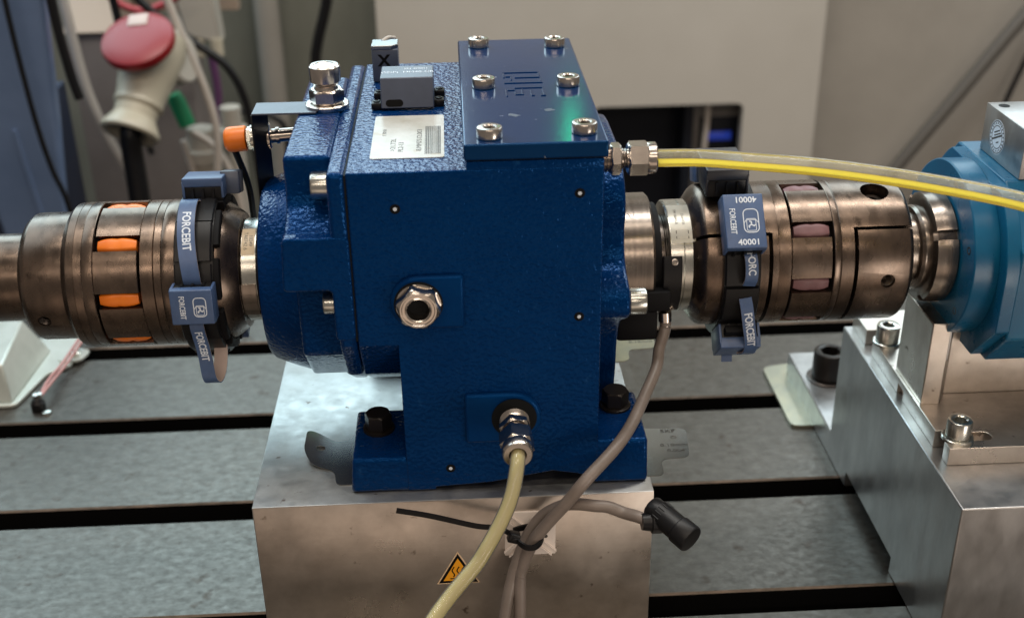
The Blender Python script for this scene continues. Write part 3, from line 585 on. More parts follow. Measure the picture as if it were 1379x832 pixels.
def strap(t, path, xw, wd, txt, size, s0, xc2=None, gap=0.03):
    """flat strap: path = points (x,y,z) of its centre; width along X"""
    P = smooth(path, 10); b = new(); rows = []
    for i, p in enumerate(P):
        tg = (P[min(i+1, len(P)-1)]-P[max(i-1, 0)]).normalized(); sd = Vector((1, 0, 0)); sd = (sd-tg*sd.dot(tg)).normalized(); nr = tg.cross(sd)
        if nr.length == 0: nr = Vector((0, -1, 0))
        rows.append((p, sd, nr, tg))
    for mname, o0, o1, nm in ((('sensor_blue'), 0.0, .05, 'strap'), ('strap_back', -.04, 0.0, 'strap_lining')):
        b = new(); V = [[b.verts.new(p+sd*a+nr*c) for a, c in ((-wd/2, o0), (wd/2, o0), (wd/2, o1), (-wd/2, o1))] for p, sd, nr, tg in rows]
        for i in range(len(V)-1):
            for j in range(4): b.faces.new((V[i][j], V[i][(j+1) % 4], V[i+1][(j+1) % 4], V[i+1][j]))
        b.faces.new(V[0]); b.faces.new(V[-1][::-1]); o = finish(nm, b, mname, t if nm == 'strap' else st)
        if nm == 'strap': st = o
    L = [0]
    for i in range(1, len(P)): L.append(L[-1]+(P[i]-P[i-1]).length)
    def f(c):
        s = max(0.001, min(L[-1]-.001, s0+c.x)); i = max(j for j in range(len(L)) if L[j] <= s); i = min(i, len(P)-2); u = (s-L[i])/(L[i+1]-L[i])
        p = P[i].lerp(P[i+1], u); sd, nr = rows[i][1], rows[i][2].lerp(rows[i+1][2], u); return p+sd*c.y+nr*(.052+c.z)
    if txt:
        tb = text_bm(txt, size*1.08, .006, bold=.012, align='LEFT'); warp(tb, lambda c: f(Vector((c.x*.82, c.y, c.z)))); finish('strap_print', tb, 'print_white', st, flat=True)
    return st
def pp(x, r, th): return tuple(polar(x, r, th))
ls = ring_sensor('ring_sensor', 'black clamp ring sensor with blue boxes on the left coupling', -13.6, -11.75, None)
sbox(ls, -12.65, 4.5, 2.0, 1.75, 3.95, 5.0, 'sensor_blue', dict(icon=(.38, 0), fs=.36, tx=-.45, scale=1.05))
sbox(ls, -12.45, 98, 2.0, 1.7, 3.95, 4.95, 'sensor_blue', None)
sbox(ls, -12.45, -118, 2.0, 1.7, 3.95, 4.95, 'sensor_blue', None)
b = new(); Mb = frame(polar(-11.3, 4.1, 106), polar(0, 1, 106)-polar(0, 0, 106), (1, 0, 0)); box(b, -.45, .5, -.6, .6, -.2, .95, .1, Mx=Mb); finish('battery_clip', b, 'sensor_grey', ls)
strap(ls, [pp(-12.95, 4.0, 84), pp(-12.95, 4.42, 74), pp(-12.95, 4.45, 60), pp(-12.9, 4.42, 45), pp(-12.8, 4.4, 32), pp(-12.7, 4.3, 20), pp(-12.7, 4.1, 14)], 0, .82, 'FORCEBIT', .52, 1.65)
strap(ls, [pp(-12.75, 4.2, -4), pp(-12.7, 4.45, -14), pp(-12.65, 4.55, -26), pp(-12.6, 4.9, -36), (-12.5, 51.9, 14.45), (-12.35, 52.3, 14.05), (-12.2, 52.9, 14.3), (-12.1, 53.3, 15.1), (-12.1, 53.5, 15.9)], 0, .66, 'FORCEBIT', .46, .95)
rs = ring_sensor('ring_sensor', 'black clamp ring sensor with blue 40001 box on the right coupling', 12.85, 14.65, None)
sbox(rs, 13.68, 42, 1.95, 2.75, 3.95, 5.0, 'sensor_blue', dict(icon=(.3, 0), fs=.40, tx=-.58, scale=1.3, num=(('40001', 1.08, -1), ('40001', -1.08, 1)), ns=.41))
sbox(rs, 13.2, 88, 2.1, 3.0, 3.95, 5.25, 'sensor_dark', None)
sbox(rs, 13.9, -50, 2.05, 2.0, 3.95, 5.2, 'sensor_blue', None)
b = new(); Mb = frame(polar(12.4, 3.9, 108), polar(0, 1, 108)-polar(0, 0, 108), (1, 0, 0)); box(b, -.35, .35, -.7, .7, -.2, 1.0, .1, Mx=Mb); finish('battery_clip', b, 'sensor_blue', rs)
strap(rs, [pp(13.95, 4.1, 26), pp(14.0, 4.45, 22), pp(14.05, 4.5, 14), pp(14.05, 4.42, 7), pp(14.0, 4.2, 2)], 0, .62, 'FORC', .48, .3)
strap(rs, [pp(13.9, 4.15, -8), pp(14.0, 4.45, -15), pp(14.15, 4.75, -25), pp(14.35, 5.15, -36), pp(14.4, 5.35, -45), pp(14.3, 5.2, -53), pp(14.1, 4.8, -52), pp(13.95, 4.45, -44)], 0, .62, 'FORCEBIT', .5, .75)
strap(rs, [pp(13.7, 4.6, -66), pp(13.7, 4.95, -70), (13.7, 53.9, 13.6), (13.7, 53.8, 13.2)], 0, .55, None, .4, .5)
b = new(); Mb = frame(polar(13.9, 4.3, -38), polar(0, 1, -38)-polar(0, 0, -38), (1, 0, 0)); box(b, -.8, .8, -.5, .5, 0, .4, .05, Mx=Mb); finish('hinge_block', b, 'black_matte', rs)
# ================================================================== MOUNTING BLOCK
t = thing('mounting_block', 'big aluminium block with warning sticker under the blue gearbox', 'block', (-0.6, 56, 0))
b = new(); box(b, -10.2, 8.9, 46.7, 65.3, -0.05+.06, 10.3, .07, 2); o = finish('block_body', b, ['aluminium', 'aluminium_top'], t)
for p_ in o.data.polygons:
    if p_.normal.z > .9: p_.material_index = 1    # ground top face; colour darkened and cooled to offset window glare
tr = [(-0.61, 7.22), (-1.66, 5.30), (0.44, 5.30)]
def shrink(p, k): cx_ = sum(q[0] for q in p)/3; cy_ = sum(q[1] for q in p)/3; return [(cx_+(x-cx_)*k, cy_+(y-cy_)*k) for x, y in p]
b = new(); prism(b, tr, 'y', 46.668, 46.7); ws = finish('warning_sticker', b, 'warn_rim', t)
b = new(); prism(b, shrink(tr, .92), 'y', 46.662, 46.67); finish('triangle_border', b, 'print_black', ws)
b = new(); prism(b, shrink(tr, .70), 'y', 46.656, 46.664); finish('triangle_field', b, 'warn_orange', ws)
b = new(); F = lambda x, y, z: Vector((x, 46.655-z, y))
for k in (-.24, 0, .24):
    flatline(b, [(-.61+k+.055*math.sin(u*7.5), 5.72+u*.62) for u in [i/10 for i in range(11)]], .06, F, h=.006)
flatline(b, [(-1.0, 5.62), (-.22, 5.62)], .06, F, h=.006); finish('hot_surface_symbol', b, 'print_black', ws)
# tie mount, cable tie
t = thing('tie_mount', 'square cream cable-tie mount stuck on the aluminium block front', 'cable mount', (2.9, 46.7, 8.2))
b = new(); box(b, 1.7, 4.16, 46.55, 46.695, 6.95, 9.5, .04); mb_ = finish('base_pad', b, 'mount_beige', t)
b = new()
for a in (45, 135, 225, 315):
    for off in (-.16, .16):
        c, s = math.cos(R(a)), math.sin(R(a)); Mr = Matrix.Translation((2.93, 46.5, 8.22)) @ Matrix.Rotation(R(-a), 4, 'Y')
        box(b, .35, 1.62, -.10, .09, off-.03, off+.03, .01, 1, Mx=Mr)
box(b, 2.45, 3.4, 46.3, 46.6, 7.8, 8.65, .06); finish('saddle', b, 'mount_beige', mb_)
for x, z in ((3.68, 8.05), (3.05, 8.75)):
    b = new(); lathe(b, frame((x, 46.54, z), (0, -1, 0)), [(0, .1), (.015, .1), (.015, 0)], 20); finish('pin_hole', b, 'print_grey', mb_)
t = thing('cable_tie', 'black cable tie round both grey cables, long tail to the left', 'cable tie', (2.3, 45.6, 8.8))
b = new(); sweep(b, [(-3.34, 45.6, 10.62), (-1.76, 45.6, 10.22), (0.29, 45.6, 9.55), (1.3, 45.7, 9.3), (2.0, 45.5, 9.05)], [(-.04, -.13), (.04, -.13), (.04, .13), (-.04, .13)], (0, 0, 1)); finish('tail', b, 'black_plastic', t, angle=50)
b = new(); sweep(b, [(2.1, 45.5, 9.0), (2.35, 45.05, 8.85), (2.7, 44.88, 8.7), (3.1, 44.9, 8.72), (3.4, 45.2, 8.85), (3.5, 45.8, 8.95), (3.3, 46.25, 8.9), (2.6, 46.3, 8.8), (2.1, 46.1, 8.8)], [(-.05, -.14), (.05, -.14), (.05, .14), (-.05, .14)], (0, 0, 1)); finish('loop', b, 'black_plastic', t, angle=50)
b = new(); Mh = frame((2.08, 45.35, 9.0), (.1, -1, 0), (1, 0, -.4)); box(b, -.27, .27, -.25, .25, -.2, .22, .07, Mx=Mh); box(b, -.12, .12, -.12, .12, .2, .28, .03, Mx=Mh); finish('lock_head', b, 'black_plastic', t)
# cables
b = new(); tube(b, [(10.4, 53.85, 15.9), (10.35, 53.7, 15.2), (10.0, 53.0, 14.6), (9.7, 52.0, 14.0), (8.9, 50.4, 13.4), (7.9, 48.3, 13.0), (6.9, 46.6, 12.85), (5.47, 45.3, 12.13), (4.6, 45.2, 11.0), (3.95, 45.3, 10.1), (3.25, 45.35, 9.1), (2.85, 45.4, 8.3), (2.5, 45.35, 7.3), (2.34, 45.2, 6.6), (2.3, 44.8, 4.8), (2.25, 44.4, 2.5), (2.2, 44, .35)], 0.30, n=7)
tag(finish('sensor_cable', b, 'cable_grey'), 'thick grey cable running from the encoder ring down over the block', 'cable', 'grey cables tied to the block')
b = new(); tube(b, [(8.6, 44.0, 10.3), (7.9, 44.4, 10.5), (7.19, 45.0, 10.38), (6.5, 45.15, 10.62), (5.83, 45.2, 10.7), (5.1, 45.45, 10.65), (4.48, 45.75, 10.40), (3.6, 46.0, 9.75), (3.0, 45.95, 9.0), (2.56, 45.75, 8.2), (2.2, 45.5, 7.3), (1.95, 45.3, 6.5), (1.7, 44.9, 5.6), (1.5, 44.6, 4.4), (1.3, 44.2, 2.6), (1.1, 43.9, .33)], 0.29, n=7)
tag(finish('sensor_cable', b, 'cable_grey'), 'grey cable bending right to the black round connector', 'cable', 'grey cables tied to the block')
t = thing('angled_connector', 'black round right-angle connector lying at the end of the grey cable', 'connector', (9, 43.5, 10.3))
d0 = Vector((1.35, -1.0, -.55)); Mx = frame((8.75, 44.35, 10.75), (1.0, -1.25, -.35), (0, 0, 1))
b = new(); lathe(b, Mx, [(-.55, .15), (-.55, .48), (-.45, .54), (-.1, .54), (-.06, .60), (1.15, .60), (1.2, .66), (1.9, .66), (1.97, .62), (1.99, .5), (1.985, 0)], 44); finish('coupling_body', b, 'black_plastic', t)
b = new(); lathe(b, frame((8.2, 44.15, 10.45), (1, .05, -.05)), [(-.3, .2), (-.3, .38), (.1, .44), (.15, .5, 'h', .55), (.6, .5, 'h', .55), (.7, .45)], 36); finish('cable_gland', b, 'black_plastic', t)
b = new()
for k in range(16):
    a = k*22.5; c = Mx @ Vector((.6*math.cos(R(a)), .6*math.sin(R(a)), 0)); d_ = Mx.to_3x3() @ Vector((0, 0, 1)); lathe(b, frame(c+d_*.0, d_), [(0, .035), (.35, .035)], 6)
finish('grip_ribs', b, 'black_plastic', t)
# hoses
t = thing('oil_hose', 'clear hose half filled with yellow oil arching to the right edge', 'hose', (9, 50, 25.9), 'clear oil hoses')
hp = [(8.3, 50, 25.87), (8.98, 50, 25.87), (10.75, 50.0, 25.82), (12.63, 49.5, 25.80), (15.67, 48.5, 25.78), (18.63, 47.5, 25.61), (21.52, 46.5, 25.32), (23.66, 45.5, 25.07), (25.54, 44.0, 24.8), (28, 42, 24.2)]
rH = .40
b = new(); tube(b, hp, rH, k=24, n=10); finish('tube_wall', b, 'clear_tube', t)
def seg_prof(r, lo, hi, k=12):
    a = [(r*math.cos(u), r*math.sin(u)) for u in [lo+(hi-lo)*i/k for i in range(k+1)]]; return a
b = new(); sweep(b, hp[1:], seg_prof(.385, math.pi*1.13, math.pi*1.87), (0, 0, 1), 10); finish('oil_column', b, 'oil_yellow', t)
t = thing('drain_hose', 'pale yellow clear hose hanging from the lower front fitting', 'hose', (2.2, 44.2, 14.2), 'clear oil hoses')
hp = [(2.28, 44.9, 14.3), (2.27, 44.3, 14.22), (2.15, 43.6, 13.8), (1.94, 43.0, 13.2), (1.65, 42.5, 12.65), (1.23, 42.0, 12.05), (0.72, 41.45, 11.45), (0.21, 41.0, 10.9), (-0.94, 40.0, 10.1), (-1.74, 39.0, 9.6), (-2.6, 37.6, 8.9)]
b = new(); tube(b, hp, .345, k=24, n=10); finish('tube_wall', b, 'clear_tube', t)
b = new(); tube(b, hp, .30, k=24, n=10); finish('oil_column', b, 'oil_pale', t)
# ================================================================== SHIMS
def shim(label, pts, z0, z1, m, holes=(), txt=(), bend=None):
    b = new(); prism(b, pts, 'z', z0, z1); xs = sum(p[0] for p in pts)/len(pts); ys = sum(p[1] for p in pts)/len(pts)
    o = finish('shim_plate', b, m, base=(xs, ys, z0)); tag(o, label, 'shim', 'shim plates')
    for x, y, r in holes: cut(o, cyl_bm((x, y, z0-1), (0, 0, 1), r, 3, 24))
    if txt:
        b = new()
        for s, x, y, sz in txt: put_text(b, s, sz, frame((x, y, z1), (0, 0, 1), (1, 0, 0)), sx=1.2)
        finish('stamped_text', b, 'print_grey', o, flat=True)
    return o
shim('bent steel shim tab with a hole under the left gearbox foot', rot_pts([(-5.3, 48.2), (-6.35, 48.2), (-6.5, 49.4), (-7.7, 49.9), (-8.15, 51.0), (-8.15, 52.8), (-7.6, 52.8), (-6.6, 52.0), (-5.9, 52.2), (-5.3, 53.4)], .4, 5), 10.305, 10.36, 'shim_steel', [(-7.35, 51.4, .2)])
so = bpy.data.objects['shim_plate']; b = new(); b.from_mesh(so.data)
for k in range(12):
    bmesh.ops.bisect_plane(b, geom=b.verts[:]+b.edges[:]+b.faces[:], plane_co=((-6.2-.16*k-so['base'][0])*S, 0, 0), plane_no=(1, 0, 0))
for v in b.verts: d = max(0, -6.6-(v.co.x/S+so['base'][0])); v.co.z += 0.125*d*d*S      # the tab curls up
b.to_mesh(so.data); b.free(); so.data.polygons.foreach_set('use_smooth', [True]*len(so.data.polygons)); so.data.set_sharp_from_angle(angle=R(32))
shim('steel shim tab stamped SKF 0.10mm beside the front right foot', rot_pts([(8.3, 47.9), (9.6, 47.9), (9.65, 49.3), (11.1, 49.4), (11.4, 52.0), (8.3, 52.2)], .4, 5), 10.305, 10.35, 'shim_steel', [(10.6, 51.2, .16)], [('SKF', 10.4, 51.8, .42), ('0.10mm', 10.5, 50.5, .36), ('0.004"', 10.6, 50.0, .34)])
shim('yellowish shim tab behind the right foot at the back', rot_pts([(8.0, 59.2), (9.5, 59.3), (9.6, 60.6), (11.2, 60.7), (11.4, 63.2), (8.0, 63.2)], .4, 5), 10.305, 10.35, 'shim_yellow', [(10.5, 62.2, .17)], [('SKF', 10.4, 62.8, .42), ('0.10mm', 10.45, 61.5, .36)])
shim('thin yellow-white sheet under the rear foot of the right base block', rot_pts([(21.95, 67.4), (26, 67.4), (26, 76.2), (21.9, 75.4)], .6), 0.02, 0.25, 'shim_yellow')
# ================================================================== BEARING STAND ON THE RIGHT
t = thing('base_block', 'tall machined aluminium base block at the lower right corner', 'block', (34, 55, 0))
b = new(); prism(b, [(45.4, .01), (52.4, .01), (52.4, 1.0), (60.6, 1.0), (60.6, .01), (74.7, .01), (74.7, 1.75), (64.25, 1.75), (64.25, 9.4), (45.4, 9.4)], 'x', 23.5, 46); finish('block_body', b, 'aluminium_grey', t, bev=.08, seg=2)
cap_screw('foot_bolt', (25.3, 71.0, 1.75), (0, 0, 1), 1.12, 2.0, 'black_oxide', t, rs=.62, washer=1.45)
b = new(); box(b, 23.49, 23.52, 45.6, 74.5, -.01+.02, .04); b.free()
t = thing('pedestal', 'aluminium pedestal bolted on the base block under the teal housing', 'pedestal', (28, 55, 9.4))
b = new(); prism(b, rot_pts([(24.05, 50.75), (24.05, 64.2), (45, 64.2), (45, 49.05), (24.15, 49.05), (24.15, 49.75), (24.6, 49.8), (25.3, 49.95), (25.6, 50.25), (25.3, 50.65), (24.6, 50.75)], .03), 'z', 9.41, 10.4); fp_ = finish('foot_plate', b, 'aluminium', t, bev=.05)
c1 = new(); prism(c1, rrect(24.9, 26.7, 49.7, 50.5, .39), 'z', 9.6, 11); cut(fp_, c1)
c1 = new(); box(c1, 23, 24.3, 55.3, 56.2, 9, 10.0); cut(fp_, c1)
c1 = new(); box(c1, 23, 24.9, 60.6, 61.8, 9, 11); cut(fp_, c1)
b = new(); prism(b, [(24.2, 53.3), (24.2, 57.2), (45, 57.2), (45, 54.3), (25.75, 54.3), (25.6, 53.9), (25.2, 53.3)], 'z', 10.38, 15.2); clm = finish('column', b, 'aluminium', t, bev=.06)
b = new(); prism(b, [(53.32, 13.0), (53.32, 15.2), (54.2, 14.6), (56.6, 14.5), (57.15, 15.0), (57.15, 13.0)], 'x', 24.25, 25.3); finish('column_web', b, 'aluminium_grey', t, bev=.05)
cap_screw('foot_screw', (24.9, 50.0, 10.4), (0, 0, 1), .62, .95, 'zinc', t, rs=.30, washer=.80)
cap_screw('foot_screw', (24.7, 60.2, 10.4), (0, 0, 1), .66, 1.0, 'zinc', t, rs=.30, washer=.80)
t = thing('bearing_housing', 'teal octagonal bearing housing at the right edge', 'bearing housing', (30, AY, 14))
pc = [(AY-4.55*math.cos(R(i*3)), max(AZ+4.55*math.sin(R(i*3)), 14.15)) for i in range(120)]
pc = [p for i, p in enumerate(pc) if p[1] > 14.16 or abs(pc[i-1][1]-p[1]) > 1e-6 or abs(pc[(i+1) % 120][1]-p[1]) > 1e-6]
b = new(); prism(b, pc, 'x', 24.95, 26.25); ds = finish('end_cap', b, 'teal_paint', t, bev=.07)
for a in (20, -35, 75, 130, 200, 265):
    b = new(); lathe(b, frame(polar(24.955, 3.85, a), (-1, 0, 0), (0, 0, 1)), [(-.02, .20), (0.012, .20), (0.012, .13), (-.0, .12, 'h'), (-.0, 0)], 24); finish('grub_screw', b, 'dark_steel', ds)
oc = [(53.9, 22.75), (59.8, 22.75), (61.6, 21.0), (61.6, 15.5), (59.6, 13.4), (52.6, 13.4), (50.8, 15.5), (50.8, 20.2)]
pl = [(AY-5.3*math.cos(R(a)), min(AZ+5.3*math.sin(R(a)), 22.75)) for a in range(0, 56, 4)]+[(AY-5.3*math.cos(R(a)), min(AZ+5.3*math.sin(R(a)), 22.75)) for a in range(124, 181, 4)]+[(61.3, 16.0), (58.6, 13.6), (52.9, 13.6), (50.7, 16.0)]
b = new(); prism(b, pl, 'x', 26.2, 26.9); finish('face_plate', b, 'teal_paint', t, bev=.05)
b = new(); prism(b, oc, 'x', 26.85, 44); finish('housing_body', b, 'teal_paint', t, bev=.10, seg=3)
b = new(); box(b, 27.5, 40, 53.85, 58.6, 22.76, 25.25, .06); hb = finish('head_block', b, 'aluminium_grey', t)
b = new(); Mc = frame((27.5, 56.85, 23.95), (-1, 0, 0), (0, -1, 0)); F = lambda x, y, z: Mc @ Vector((x, y, z))
ring = lambda r, n=28: [(r*math.cos(2*math.pi*i/n), r*math.sin(2*math.pi*i/n)) for i in range(n)]
flatline(b, ring(.82), .05, F, True); flatline(b, ring(.58), .04, F, True); flatline(b, [(-.5, -.25), (.5, .25)], .09, F)
flatline(b, [(-.35, .15), (.2, .42)], .07, F); flatline(b, [(-.3, .0), (.35, .32)], .06, F); flatline(b, [(.0, -.3), (.25, -.18)], .06, F)
for k in range(22):
    a = 2*math.pi*k/22; flatline(b, [(.66*math.cos(a), .66*math.sin(a)), (.75*math.cos(a), .75*math.sin(a))], .07, F)
finish('round_seal', b, 'print_grey', hb, flat=True)
b = new(); lathe(b, Mc, [(0.0, .88), (0.004, .88), (0.004, 0)], 40); finish('seal_ground', b, 'print_white', hb)
b = new(); lathe(b, frame((28.1, 57.9, 25.25), (0, 0, 1)), [(0, .28), (.012, .28), (.012, 0)], 24); finish('tapped_hole', b, 'print_black', hb)
b = new(); turn(b, [(22.3, .5), (22.3, 1.84), (23.3, 1.84), (23.35, 2.1), (23.5, 2.2), (23.9, 2.2), (23.9, .5)], 72); finish('shaft_journal', b, 'turned_steel', t)
b = new(); turn(b, [(23.7, 1.5), (23.7, 2.2), (23.75, 2.65), (23.85, 2.82), (24.3, 2.9), (24.85, 2.9), (24.95, 2.8), (24.95, 1.5)], 96); nt_ = finish('lock_nut', b, 'turned_steel', t)
for a in (35, -57, 125, 215):
    c1 = new(); sector(c1, 23.0, 25.2, 2.55, 3.3, a-5, a+5, 4); cut(nt_, c1)
b = new(); turn(b, [(24.0, 1.5), (24.0, 2.6), (24.9, 2.6), (24.9, 1.5)], 48); finish('nut_core', b, 'dark_steel', nt_)
# ================================================================== WHITE TRAY at the left edge
t = thing('white_tray', 'low white metal tray with rounded lip at the left edge of the bed', 'tray', (-36, 79, 0))
b = new()
lo = [(-46, 74.0), (-31.6, 74.0), (-30.7, 78.4), (-29.2, 79.6), (-29.6, 84.0), (-46, 84.0)]; hi = [(-46, 75.1), (-32.3, 75.1), (-33.0, 81.9), (-46, 81.9)]
prism(b, rot_pts(lo, .5), 'z', .05, .3); finish('lip_plate', b, 'white_metal', t, bev=.05)
b = new(); V0 = [b.verts.new((x, y, .3)) for x, y in ((-46, 74.3), (-31.9, 74.3), (-31.3, 81.9), (-46, 81.9))]; V1 = [b.verts.new((x, y, 3.0)) for x, y in hi]
b.faces.new(V0); b.faces.new(V1[::-1])
for i in range(4): b.faces.new((V0[i], V0[(i+1) % 4], V1[(i+1) % 4], V1[i]))
finish('raised_pan', b, 'white_metal', t, bev=.15, seg=3)
b = new(); prism(b, rot_pts([(-30.4, 79.9), (-28.6, 79.9), (-28.2, 81.6), (-30.4, 82.2)], .6), 'z', .3, .45); finish('corner_tab', b, 'white_metal', t)
b = new(); lathe(b, frame((-29.2, 80.8, .45), (0, 0, 1)), [(0, .42), (.2, .42), (.3, .34), (.35, .2), (.35, 0)], 24); finish('tab_screw', b, 'zinc', t)
t = thing('terminal_post', 'small black terminal post with bright screw where the pink wires end', 'terminal', (-29.9, 73.6, 0))
b = new(); lathe(b, frame((-29.9, 73.7, .02), (0, 0, 1)), [(0, .5), (.6, .5), (.7, .42), (.9, .3), (.9, 0)], 24); finish('post_body', b, 'black_plastic', t)
b = new(); lathe(b, frame((-29.9, 73.9, .9), (0, 0, 1)), [(0, .32), (.3, .32), (.36, .2), (.36, 0)], 20); finish('post_nut', b, 'zinc', t)
b = new(); lathe(b, frame((-29.2, 73.1, .02), (0, 0, 1)), [(0, .35), (.2, .3), (.3, 0)], 20); finish('loose_screw', b, 'zinc', t)
for dx, lb_ in ((0, 'thin pink wire crossing the white tray lip to the terminal post, left one'), (.35, 'thin pink wire crossing the white tray lip to the terminal post, right one')):
    b = new(); tube(b, [(-29.8+dx*.3, 74.0, .95), (-29.7+dx, 76.0, 1.1), (-29.6+dx, 79, .8), (-29.0+dx, 82, 1.3), (-28.4+dx, 86, 1.2), (-28+dx, 92, .5)], .11); tag(finish('pink_wire', b, 'wire_pink'), lb_, 'wire', 'pink wires at the tray')
# ================================================================== BACKGROUND, right: cabinet with open bay
t = thing('switch_cabinet', 'beige metal cabinet with dark open bay behind the test rig', 'cabinet', (22, 185, -90))
b = new(); box(b, -11.0, 56.4, 178.0, 180, -90, 60); ft = finish('front_panel', b, 'cabinet_beige', t)
c1 = new(); prism(c1, rrect(21.5, 44.9, -75, -12.0, 1.0), 'y', 170, 185); cut(ft, c1)
b = new(); box(b, -10.9, -9.9, 180, 189.9, -90, 60); finish('side_panel', b, 'cabinet_beige', t)
b = new(); box(b, 55.4, 56.3, 180, 189.9, -90, 60); finish('side_panel', b, 'cabinet_beige', t)
b = new(); box(b, -9.8, 55.3, 188.5, 189.8, -90, 60); finish('back_panel', b, 'inside_black', t)
b = new(); box(b, 36.4, 37.8, 181, 188, -70, -11); finish('bay_rail', b, 'inside_black', t)
t = thing('rack_instrument', 'grey rack instrument with glowing blue display inside the cabinet bay', 'instrument', (42, 184, -30))
b = new(); box(b, 37.9, 47, 183, 187, -30, -13.2, .2); ins = finish('front_frame', b, 'rack_grey', t)
b = new(); box(b, 39.2, 46.2, 182.85, 183, -23.5, -15.6, .1); finish('display_bezel', b, 'inside_black', t)
b = new(); box(b, 40.6, 44.4, 182.7, 182.84, -19.5, -18.1, .1); finish('display', b, 'display_blue', t)
b = new(); box(b, 40, 46, 182.8, 183, -14.9, -13.9, .1); finish('vent_strip', b, 'conduit_grey', t)
b = new(); box(b, 38.8, 46.2, 182.6, 183, -28.2, -24.6, .1); finish('lower_plate', b, 'pipe_white', t)
b = new(); tube(b, [(39.9, 180.6, -11), (39.85, 180.4, -16), (39.6, 180.4, -22), (39.7, 180.5, -34)], .45); tag(finish('white_lead', b, 'cable_light'), 'thin white lead hanging in front of the cabinet display', 'cable')
b = new(); tube(b, [(102, 185, 14), (90.4, 185, -1.3), (82, 185, -13.4), (73.5, 185, -25.5), (62, 185, -42)], 1.1); tag(finish('wall_conduit', b, 'conduit_grey'), 'grey conduit slanting down across the wall at upper right', 'conduit')
b = new(); tube(b, [(93.6, 186, -5), (92, 186, -10), (90.5, 186, -15), (88, 186, -24)], .45); tag(finish('wall_cable', b, 'black_plastic'), 'short black cable at the right edge beyond the head block', 'cable')
# ---- background, middle: lit wall strip and cable on the grey wall
b = new(); lathe(b, frame((-28.2, 186.5, -60), (0, 0, 1)), [(0, 1.9), (110, 1.9)], 32); tag(finish('lit_wall_strip', b, 'wall_paint'), 'pale vertical bar standing in for a lit wall strip left of the cabinet', 'pipe')  # pale bar added to imitate the lit strip at the wall corner
b = new(); tube(b, [(-16.2, 170, 14), (-17.2, 170, 7.2), (-18.9, 170, 1.5), (-19.6, 170, -2.3), (-20, 170, -12), (-21, 170, -30)], .8); tag(finish('hanging_cable', b, 'black_plastic'), 'thick black cable hanging behind the breather', 'cable')
# ---- background, left
t = thing('machine_door', 'blurred slate-blue machine door filling the upper left corner', 'door', (-55, 120, -20))
b = new(); prism(b, [(-85, 40), (-38.3, 40), (-39.4, 18.7), (-40.3, 6), (-40.8, 1.1), (-41.4, -6), (-41.8, -14), (-46.8, -14), (-49.5, 6), (-85, 6)], 'y', 119, 121); finish('door_panel', b, 'door_blue', t, bev=.4, seg=3)
b = new(); sweep(b, [(-44.5, 118.8, 6), (-43.9, 118.8, 0), (-43.0, 118.8, -8), (-42.8, 118.8, -14)], [(-.25, -.2), (.25, -.2), (.15, .2), (-.15, .2)], (0, -1, 0)); finish('door_seam', b, 'door_blue', t)
b = new(); box(b, -90, -45.5, 124, 140, -90, 5); finish('dark_gap_box', b, 'navy', t)  # dark box put in where it is just dark below the door
for pts, lb_, r_ in (([(-40.2, 117, 30), (-40.15, 117, 18), (-39.6, 117, 8), (-38.9, 117, 2.5), (-38.0, 117, -1.2), (-37.6, 117, -8), (-37.6, 117, -20)], 'dark slack cable hanging down the middle of the blue door', .28), ([(-36.8, 119, 30), (-36.9, 119, 18.5), (-36.4, 119, 12), (-35.9, 119, 9)], 'black cable along the right edge of the blue door', .5)):
    pts = [(x-2.0 if 'middle' in lb_ else x-1.6, y, z) for x, y, z in pts]
    b = new(); tube(b, pts, r_); tag(finish('door_cable', b, 'black_plastic'), lb_, 'cable', 'cables at the blue door')
t = thing('junction_box', 'taupe wall box with top coloured as lit behind the red plug', 'box', (-44, 152, -25))
b = new(); box(b, -48.2, -33.2, 152, 160, -40, 7.6, .3); finish('box_body', b, 'box_taupe', t)
b = new(); prism(b, [(151.5, 7.7), (160, 7.7), (160, 13), (156, 13)], 'x', -48.4, -41.6); finish('box_lit_top', b, 'box_taupe_lit', t, bev=.2)  # box top in the lit tone, light put into its colour
b = new(); box(b, -50, -28, 161, 163, 8, 40, .2); finish('cable_tray', b, 'box_taupe_lit', t)
t = thing('industrial_plug', 'red-capped industrial plug with cream cone body and black cable', 'plug', (-35, 135, 8))
Mx = frame((-34.3, 132.6, 11.1), (-.10, -.50, .85), (1, 0, 0))
b = new(); lathe(b, Mx, [(-1.2, 3.0), (-.3, 4.0), (.3, 4.1), (.7, 3.95), (.95, 3.4), (1.1, 2.0), (1.15, 0)], 44); rcp = finish('red_cap', b, 'plug_red', t)
b = new(); box(b, -1.1, 1.1, 1.5, 3.2, 1.0, 1.25, .1, Mx=Mx); finish('cap_tab', b, 'strap_back', rcp)
d_ = Vector((-.24, -.62, -.72)); Mx = frame((-33.6, 136.0, 9.2), d_, (1, 0, 0)) @ Matrix.Scale(1.2, 4)
b = new(); lathe(b, Mx, [(-1.5, 0), (-1.5, 2.7), (0, 2.9), (1.5, 2.8), (3, 2.55), (5.0, 2.2), (5.6, 2.3), (6.0, 2.0), (6.8, 1.95), (7.4, 2.3), (8.0, 2.65), (8.4, 2.7), (8.6, 2.5), (8.5, 2.1), (7.2, 1.6), (7.2, 0)], 44); finish('cream_body', b, 'plug_cream', t)
b = new(); lathe(b, Mx, [(7.22, 1.58), (7.4, 1.62), (7.4, 0)], 32); finish('cable_throat', b, 'inside_black', t)
